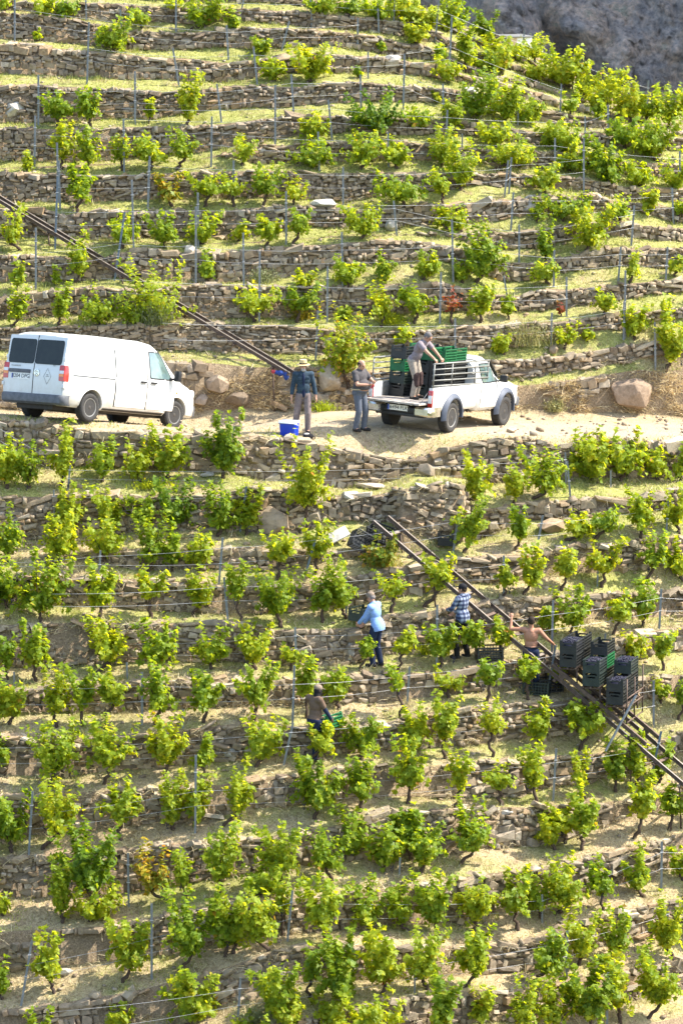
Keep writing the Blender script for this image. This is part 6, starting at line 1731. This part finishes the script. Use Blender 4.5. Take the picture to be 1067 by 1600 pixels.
def build_people():
    R = math.radians
    # man with straw hat, facing the camera
    p = pix_ground(474, 677)[0]; p.z += .0
    person(p, R(4), "man in straw hat and denim jacket standing behind the blue cool box", dict(
        footR=(-.20, .10, .085), footL=(.10, -.05, .085), handR=(-.29, -.05, .86), handL=(.30, -.06, .87), elbR=(-.6, 1, -.1), elbL=(.6, 1, -.1), face=(0.05, -1, -.12)),
        dict(skin=M["skin_pale"], shirt=M["denim"], jacket=True, sleeve=2, inner=M["navy"], trousers=M["taupe"], beard=M["beard"], hat=M["straw_hat"], hair=M["hair_grey"], hairtop=False))
    # bald man looking at a phone
    p = pix_ground(562, 674)[0]; rz = R(52)
    _, W = person(p, rz, "bald man in dark grey t-shirt and work trousers looking down at his phone", dict(
        handR=(-.10, -.33, 1.17), handL=(.04, -.40, 1.22), elbR=(-.8, .5, -.6), elbL=(.9, .2, -.6), face=(0.0, -1, -.62), head=(0, -.055, 1.615), footL=(.12, -.03, .085), footR=(-.11, .04, .085), palmR=(.3, .2, .9), palmL=(-.3, .5, .8), curl=.7),
        dict(skin=M["skin_pale"], shirt=M["grey_tee"], sleeve=.62, trousers=M["work_grey"], belt=M["belt"], girth=1.2, belly=.075, collar=True, hair=M["hair_dark"], hairtop=False))
    bm = bmesh.new(); box(bm, (0, 0, 0), (.075, .011, .15), Euler((-.7, 0, .2)).to_matrix(), .004)
    ph = bm_obj("phone", bm, M["black"], None, 40); tag(ph, "black phone held up in the bald man's hand", "phone")
    ph.matrix_world = Matrix.Translation(p) @ Matrix.Rotation(rz, 4, 'Z') @ Matrix.Translation(W["L"] + Vector((-.02, -.045, .085)))
    # man on the pickup bed, bending to the rack
    MW = PICKUP.matrix_world
    p = MW @ Vector((.56, -.12, .762)); rz = R(62)
    h1, h2 = to_local(p, rz, MW @ Vector((.16, -.80, 1.735))), to_local(p, rz, MW @ Vector((.52, -.80, 1.730)))
    person(p, rz, "man in mauve t-shirt bending over the pipe rack on the pickup bed", dict(
        pelvis=(0, .06, .95), hipL=(.095, .05, .92), hipR=(-.095, .05, .92), chest=(0, -.10, 1.24), neck=(0, -.24, 1.40), head=(0, -.33, 1.525), face=(.05, -1, -.9), shL=(.185, -.21, 1.365), shR=(-.185, -.21, 1.365),
        handL=h2 - Vector((0, -.02, -.05)), handR=h1 - Vector((0, -.02, -.05)), elbL=(1, .4, .2), elbR=(-1, .4, .2), palmL=(0, -.2, -1), palmR=(0, -.2, -1), footL=(.12, .05, .085), footR=(-.12, .02, .085), curl=.9),
        dict(skin=M["skin"], shirt=M["mauve"], sleeve=.6, trousers=M["khaki"], knee=M["knee"], hair=M["hair_grey"]))
    # picker in a light blue shirt
    p, _ = foot_at(588, 1042); rz = R(-118)
    person(p, rz, "picker in light blue shirt and beige cap bent towards a vine", dict(
        pelvis=(0, .03, .95), chest=(0, -.03, 1.275), neck=(0, -.08, 1.465), head=(0, -.15, 1.605), face=(0, -1, -.5), shL=(.185, -.06, 1.415), shR=(-.185, -.06, 1.415), handL=(.10, -.40, 1.00), handR=(-.14, -.38, .97), elbL=(.7, .6, -.7), elbR=(-.7, .6, -.7),
        footL=(.10, -.04, .085), footR=(-.10, .06, .085)), dict(skin=M["skin"], shirt=M["sky_shirt"], sleeve=2, long=True, collar=True, trousers=M["navy"], cap=M["cap_beige"], hair=M["hair_grey"], hairtop=False))
    # picker in plaid
    p, _ = foot_at(722, 1029); rz = R(-128)
    person(p, rz, "picker in blue plaid shirt and black cap standing left of the rail track", dict(
        handL=(.12, -.34, 1.12), handR=(-.16, -.33, 1.02), elbL=(.8, .5, -.6), elbR=(-.8, .6, -.6), face=(.25, -1, .05), footL=(.13, -.05, .085), footR=(-.12, .06, .085)),
        dict(skin=M["skin"], shirt=M["plaid"], sleeve=2, long=True, collar=True, trousers=M["black_cloth"], cap=M["black_cloth"], hair=M["hair_dark"], hairtop=False))
    # shirtless man reaching to a post and a crate
    p, _ = foot_at(829, 1080); rz = R(176)
    hL = to_local(p, rz, PT(799, 966, p.y + .18)); hR = to_local(p, rz, PT(864, 1006, p.y + .20))
    person(p, rz, "shirtless man seen from behind reaching out to the crate trolley", dict(handL=hL, handR=hR, elbL=(.5, .4, -.9), elbR=(-.6, .5, -.7), shL=(.185, .0, 1.445), face=(.12, -1, -.15), palmL=(0, -1, 0), palmR=(0, -.3, -1), curl=.8, footL=(.13, 0, .085), footR=(-.13, 0, .085)),
        dict(skin=M["skin_sun"], trousers=M["navy"], hair=M["hair_dark"], belt=M["black_cloth"]))
    # picker in brown tee carrying a green crate
    p, _ = foot_at(492, 1189); rz = R(132)
    h = to_local(p, rz, PT(512, 1130, p.y - .05))
    person(p, rz, "picker in brown t-shirt with dark balaclava and beige cap carrying a green crate", dict(
        pelvis=(0, .02, .95), chest=(0, -.03, 1.27), neck=(0, -.06, 1.46), head=(0, -.10, 1.605), handR=(-.24, -.30, .92), handL=(.20, -.34, .92), elbL=(.6, .8, -.5), elbR=(-.6, .8, -.5), face=(-.1, -1, -.25), palmR=(1, 0, 0), footL=(.12, -.12, .085), footR=(-.12, .12, .085), curl=.9),
        dict(skin=M["skin_dark"], shirt=M["brown_tee"], sleeve=.62, girth=1.05, trousers=M["navy"], cap=M["cap_beige"], balaclava=M["black_cloth"], face=False, undersleeve=M["navy"]))
    Rc = Matrix.Rotation(rz + .25, 3, 'Z') @ Matrix.Rotation(R(90), 3, 'Z') @ Matrix.Rotation(.25, 3, 'X')
    q = Matrix.Translation(p) @ Matrix.Rotation(rz, 4, 'Z') @ Vector((-.04, -.42, .70))
    crate(q, Rc, "crate_green", "green crate carried by the picker in the brown t-shirt", "single crates among the vines")
build_people()
# ------------------------------------------------------------------ boulders, slabs, weeds and small things
def rock_mesh(seed, flat=1.0, n=26):
    r = random.Random(seed); bm = bmesh.new()
    for i in range(n):
        v = Vector((r.gauss(0, 1), r.gauss(0, 1), r.gauss(0, 1))).normalized()
        k_ = r.uniform(.40, .54)
        bm.verts.new((v.x * k_ * (1.0 if abs(v.x) < .7 else .9), v.y * k_, v.z * k_ * flat))
    bmesh.ops.convex_hull(bm, input=bm.verts)
    bmesh.ops.delete(bm, geom=[v for v in bm.verts if not v.link_faces], context='VERTS')
    bmesh.ops.bevel(bm, geom=list(bm.edges), offset=.018, segments=1, affect='EDGES')
    for v in bm.verts: v.co += Vector((mnoise.noise(v.co * 5 + Vector((seed, 0, 0))), mnoise.noise(v.co * 5 + Vector((0, seed, 0))), mnoise.noise(v.co * 5))) * .03
    bmesh.ops.recalc_face_normals(bm, faces=bm.faces)
    me = bpy.data.meshes.new("boulder"); bm.to_mesh(me); bm.free()
    return me
M["pale_rock"] = stone_material("pale_rock"); 
_r = [n for n in M["pale_rock"].node_tree.nodes if n.type == 'VALTORGB'][0]
for e_, c_ in zip(_r.color_ramp.elements, [(.40, .36, .30), (.46, .42, .36), (.38, .35, .31), (.50, .46, .40), (.42, .36, .28), (.52, .49, .44), (.36, .33, .29)]): e_.color = (*c_, 1)
M["ochre_rock"] = stone_material("ochre_rock")
_r = [n for n in M["ochre_rock"].node_tree.nodes if n.type == 'VALTORGB'][0]
for e_, c_ in zip(_r.color_ramp.elements, [(.30, .21, .13), (.34, .25, .16), (.28, .20, .14), (.36, .28, .19), (.32, .22, .13), (.38, .30, .22), (.27, .20, .15)]): e_.color = (*c_, 1)

# (centre x, centre y, width px, height px, depth m, look, label)
ROCKS = [
 (340,600,40,34,.6,'ochre',"brown rock in the bank between the van and the hatted man"),(372,622,46,28,.6,'',"wide grey rock low in the bank beside the hatted man"),(315,625,26,20,.4,'ochre',"small brown rock in the bank right of the van nose"),(515,590,44,46,.6,'',"tall grey rock face under the yellow green vine on the bank"),(500,622,30,22,.5,'ochre',"low brown rock at the foot of the bank between the men"),
 (985,616,88,56,.7,'ochre',"big brown boulder in the bank right of the pickup"),
 (862,822,58,24,.6,'ochre',"wide ochre rock under the vines on the right slope"),(428,816,66,50,.7,'ochre',"rock outcrop below the road wall left of the middle"),(410,782,40,36,.6,'',"grey rock on top of the outcrop below the road wall"),
 (22,172,46,32,.6,'pale',"large grey boulder at the left end of an upper wall"),(745,172,34,26,.6,'pale',"smooth pale slab of rock among the upper right vines"),(612,94,34,22,.6,'pale',"pale slab of rock near the top of the slope"),(735,140,28,14,.6,'pale',"small pale slab above the large one in the upper right vines"),
 (826,320,38,30,.4,'pale',"upright pale slab set in an upper right wall"),(505,317,50,14,.5,'pale',"long flat pale rock lying on an upper terrace edge"),(612,352,28,20,.5,'pale',"pale stone against a wall above the pickup"),(297,391,22,18,.4,'pale',"pointed grey stone standing behind a tall post"),
 (98,345,24,18,.4,'',"squared stone at the wall end beside the upper rail"),(122,340,18,20,.4,'',"round stone at the wall head beside the upper rail"),(865,546,18,16,.4,'',"dark stump-like stone on the terrace above the road"),
 (450,684,26,12,.3,'',"flat stone beside the blue cool box"),(470,690,40,14,.4,'',"long stone on the wall head in front of the hatted man"),(735,704,28,8,.3,'pale',"flat stone on the wall below the pickup"),(800,672,22,10,.3,'',"dark flat stone on the road edge right of the pickup"),(668,735,40,22,.5,'',"broken block at the notch in the road wall"),(548,775,32,20,.5,'pale',"pale block at the foot of the road wall"),(578,760,60,12,.5,'',"long slab on the ledge below the road"),
 (325,742,28,8,.3,'pale',"thin pale slab lying on the first terrace below the road"),(30,1345,50,22,.5,'',"large flat rock at the left end of a lower wall"),(45,1375,52,22,.5,'',"wide block low in the left wall of the lower slope"),(265,1322,18,18,.3,'',"round stone on a lower wall head left of the middle"),(283,1330,30,14,.4,'pale',"pale block next to the round stone on a lower wall"),(100,1520,34,14,.3,'pale',"pale flat stone on the lower left ground"),(148,1557,26,16,.3,'',"tilted dark slab on the lower left ground"),
 (360,1178,28,18,.4,'pale',"pale triangular stone low in a middle wall"),(440,1216,34,14,.4,'',"flat slab jutting from a wall under the brown shirted picker"),(548,1020,16,34,.3,'pale',"upright stone near the blue shirted picker"),(860,1140,30,16,.4,'',"block in the wall under the trolley crates"),(813,1142,14,10,.3,'pale',"small pale stone below the shirtless man"),(640,965,44,14,.4,'',"long slab in the wall behind the blue shirted picker"),(15,1258,46,26,.5,'',"rounded boulder at the left edge of the lower slope"),(900,1445,30,14,.4,'pale',"flat pale stone on a lower right wall head"),(790,1270,40,10,.4,'pale',"long pale coping stone on a lower right wall"),
]
def build_rocks():
    for i, (cx, cy, w, h, dep, look, lab) in enumerate(ROCKS):
        p, k = pix_ground(cx, cy + h * .42)
        if p is None: continue
        s = FPX / (p.y - CAM.y)
        me = rock_mesh(40 + i)
        o = link_mesh("boulder", me, M["pale_rock"] if look == 'pale' else M["ochre_rock"] if look == 'ochre' else M["stone"])
        tag(o, lab, "rock", "loose rocks on the slope")
        c = Vector(PT(cx, cy, p.y + .03))
        o.location = c + Vector((0, dep * (-.12 if 560 < cy < 650 else .12), 0)); o.scale = (w / s * 1.04, dep, h / s * 1.08); o.rotation_euler = (rnd.uniform(-.2, .2), rnd.uniform(-.12, .12), rnd.uniform(-.3, .3))
build_rocks()

def build_clods():
    """small stones and clods strewn over the terraces"""
    P, kk, px, f, r = tread_points(5200, 77)
    keep = vnoise(P, 1.1, 17.0) + 0.25 > r.uniform(0, 1, len(P)) * .6
    P = P[keep]; V, F, n = [], [], 0
    for i, p in enumerate(P):
        v, fc = STONE_V[i % len(STONE_V)]
        s = float(np.clip(r.lognormal(math.log(.05), .45), .025, .17))
        A = np.array(Euler((r.uniform(-.3, .3), r.uniform(-.3, .3), r.uniform(0, 6.28))).to_matrix()) @ np.diag([s * 1.3, s, s * .7])
        V.append(v @ A.T + p + np.array([0, 0, s * .12])); F.append(fc + n); n += len(v)
    o = link_mesh("loose_stones", np_mesh("loose_stones", np.concatenate(V), np.concatenate(F)), M["rubble"]); tag(o, kind="stuff")
build_clods()

def build_weeds():
    spots = [(243,522,64,48,"grey green weed bush growing behind the van roof"),(413,440,46,26,"pale weed clump on a terrace above the road"),(826,532,84,56,"large dry grey green weed bush above the pickup"),(612,505,50,22,"low feathery weeds on the terrace above the hatted man"),
             (470,498,36,30,"dry upright weeds left of the yellow vine"),(600,884,60,34,"yellow green weed at the head of the lower rail track"),(395,1600,50,44,"pale weed bush at the bottom edge"),(235,762,60,18,"low dark weeds under the vines below the road"),(865,640,40,26,"dry weeds on the bank right of the pickup"),(660,1000,26,22,"thin weeds by the wall behind the plaid shirted picker"),(505,640,40,20,"green weeds at the foot of the bank between the two men"),(1000,500,40,20,"weeds on the upper right terrace edge")]
    for i, (x, y, w, h, lab) in enumerate(spots):
        p, k = foot_at(x, y); s = FPX / (p.y - CAM.y)
        r = np.random.default_rng(300 + i); n = int(260 * (w / s) + 60)
        B = np.stack([r.normal(0, .22, n) * w / s, r.normal(0, .16, n) * w / s - .03, np.zeros(n)], -1)
        az = r.uniform(0, 6.28, n); el = r.uniform(.5, 1.5, n); L = r.uniform(.4, 1.1, n) * h / s
        d = np.stack([np.cos(az) * np.cos(el), np.sin(az) * np.cos(el) , np.sin(el)], -1)
        T = B + d * L[:, None]; side = np.stack([-np.sin(az), np.cos(az), np.zeros(n)], -1) * .006
        V = np.concatenate([B - side, B + side, T]); q = np.arange(n); F = np.stack([q, q + n, q + 2 * n], -1)
        t = r.uniform(.35, 1, (n, 3)); tips = (B[:, None] + d[:, None] * (L[:, None] * t)[..., None]).reshape(-1, 3)
        lv, lf = leaves_np(tips, r.normal(0, 1, tips.shape) + np.array([0, -.2, .8]), r.uniform(.018, .04, len(tips)), r)
        me = np_mesh("weed_bush", np.concatenate([V, lv]), np.concatenate([F, lf + len(V)]))
        o = link_mesh("weed_bush", me, M["leaf_yellow"] if "yellow" in lab else M["weed"] if "dry" in lab or "pale" in lab or "grey" in lab else M["leaf"]); o.location = p; tag(o, lab, "weed", "weeds on the slope")
build_weeds()

def build_small_things():
    # cool box
    p = pix_ground(452, 681)[0]
    M["cool_blue"] = plain("blue_plastic", (0.012, 0.045, 0.42), .35, var=.1); M["white_plastic"] = plain("white_plastic", (0.75, 0.74, 0.70), .4, var=.05)
    root = empty("cool_box", p, math.radians(-24), "blue cool box with a white lid standing at the road edge", "cool box")
    bm = bmesh.new(); box(bm, (0, 0, .16), (.40, .27, .32), None, .02)
    for v in bm.verts:
        if v.co.z < .1: v.co.x *= .93; v.co.y *= .93
    bm_obj("body", bm, M["cool_blue"], root, 40)
    bm = bmesh.new(); box(bm, (0, 0, .345), (.43, .30, .06), None, .015); bm_obj("lid", bm, M["white_plastic"], root, 40)
    bm = bmesh.new(); tube(bm, [(-.225, 0, .27), (-.235, -.12, .31), (-.20, -.17, .33), (.20, -.17, .33), (.235, -.12, .31), (.225, 0, .27)], .011, 6); bm_obj("handle", bm, M["white_plastic"], root, 60)
    # bag next to it
    p = pix_ground(481, 686)[0]
    root = empty("bag", p, .3, "small dark bag with a looped strap lying right of the cool box", "bag")
    bm = bmesh.new(); ell(bm, (0, 0, .07), (.13, .09, .08)); ell(bm, (.06, .02, .06), (.09, .08, .06)); fuse("body", bm, M["black_cloth"], root, .012)
    bm = bmesh.new(); ell(bm, (-.03, -.01, .125), (.075, .06, .03)); fuse("flap", bm, M["beard"], root, .010)
    bm = bmesh.new(); tube(bm, [(.10 + .085 * math.cos(t), -.02 + .05 * math.sin(t), .03 + .02 * math.sin(t)) for t in [i * math.pi / 8 for i in range(17)]], .011, 6); bm_obj("strap", bm, M["black_cloth"], root, 60)
    # loose crates
    E = lambda a, b, c: Euler((a, b, c)).to_matrix()
    g = "single crates among the vines"
    for (x, y, dz, R, m, lab) in (
        (562, 862, .18, E(1.15, .55, .3), "crate_black", "dark crate lying tipped over near the head of the lower rail track"),
        (592, 850, .12, E(.25, .3, -.3), "crate_black", "dark crate with grapes half buried in grass by the rail head"),
        (703, 850, .0, E(0, 0, 1.2), "crate_black", "black crate standing behind a post on the right slope"),
        (857, 1080, .0, E(0, 0, .3), "crate_black", "black crate on the ground between the shirtless man and the trolley"),
        (838, 1084, .0, E(0, .05, -.2), "crate_dark", "black crate on the ground at the shirtless man's feet"),
        (764, 1030, .0, E(0, 0, .15), "crate_black", "black crate under the vines right of the plaid shirted picker"),
        (566, 972, .05, E(0, .05, 1.0), "crate_dark", "dark crate among leaves in front of the blue shirted picker")):
        p, k = foot_at(x, y); crate(p + Vector((0, 0, dz)), R, m, lab, g)
    p, k = foot_at(528, 846)
    bm = bmesh.new(); box(bm, (0, 0, 0), (.52, .34, .03), None, .005); o = bm_obj("board", bm, M["pale_rock"], None, 40); o.location = p + Vector((0, -.05, .16)); o.rotation_euler = (.55, -.45, .2); tag(o, "pale board lying on the stones left of the rail head", "board")
    # strut leaning on the trolley, post behind the crates
    Y = track_at(960).y - .55
    a, b = Vector(PT(946, 1174, Y - .2)), Vector(PT(994, 1086, Y))
    bm = bmesh.new(); tube(bm, [Vector((0, 0, 0)), b - a], .03, 8); o = bm_obj("leaning_pole", bm, M["post"], None, 60); o.location = a; tag(o, "thick grey pole leaning against the lower end of the trolley", "pole")
    # winch and cloth at the lower end of the upper rail
    A = Vector(PT(446, 584, pix_ground(446, 600)[0].y - .35))
    root = empty("cloth_bundle", A, 0, "blue and red cloth bundle hanging at the lower end of the upper rail", "cloth")
    bm = bmesh.new(); ell(bm, (-.12, 0, .02), (.10, .08, .07)); ell(bm, (.02, -.02, -.04), (.07, .07, .12)); ell(bm, (-.22, 0, .04), (.07, .06, .05)); fuse("blue_cloth", bm, cloth("blue_cloth", (.03, .06, .22)), root, .012)
    bm = bmesh.new(); ell(bm, (-.30, -.01, .06), (.06, .05, .05)); fuse("red_cloth", bm, cloth("red_cloth", (.35, .05, .06)), root, .012)
    # white hut roof behind the ridge vines
    c = Vector(PT(812, 58, 38.0))
    root = empty("white_shed", c, .3, "white shed with a flat grey edged roof half hidden behind the ridge vines", "shed")
    bm = bmesh.new(); box(bm, (0, 0, -.9), (.50, .9, 1.9), None, .05); bm_obj("wall", bm, M["white_plastic"], root, 40)
    bm = bmesh.new(); box(bm, (-.18, 0, .06), (.85, 1.0, .05), None, .02); bm_obj("roof", bm, M["rack"], root, 40)
    bm = bmesh.new(); box(bm, (-.05, -.46, -.9), (.3, .03, 1.5), None, .01); bm_obj("door", bm, M["rack"], root, 40)
build_small_things()
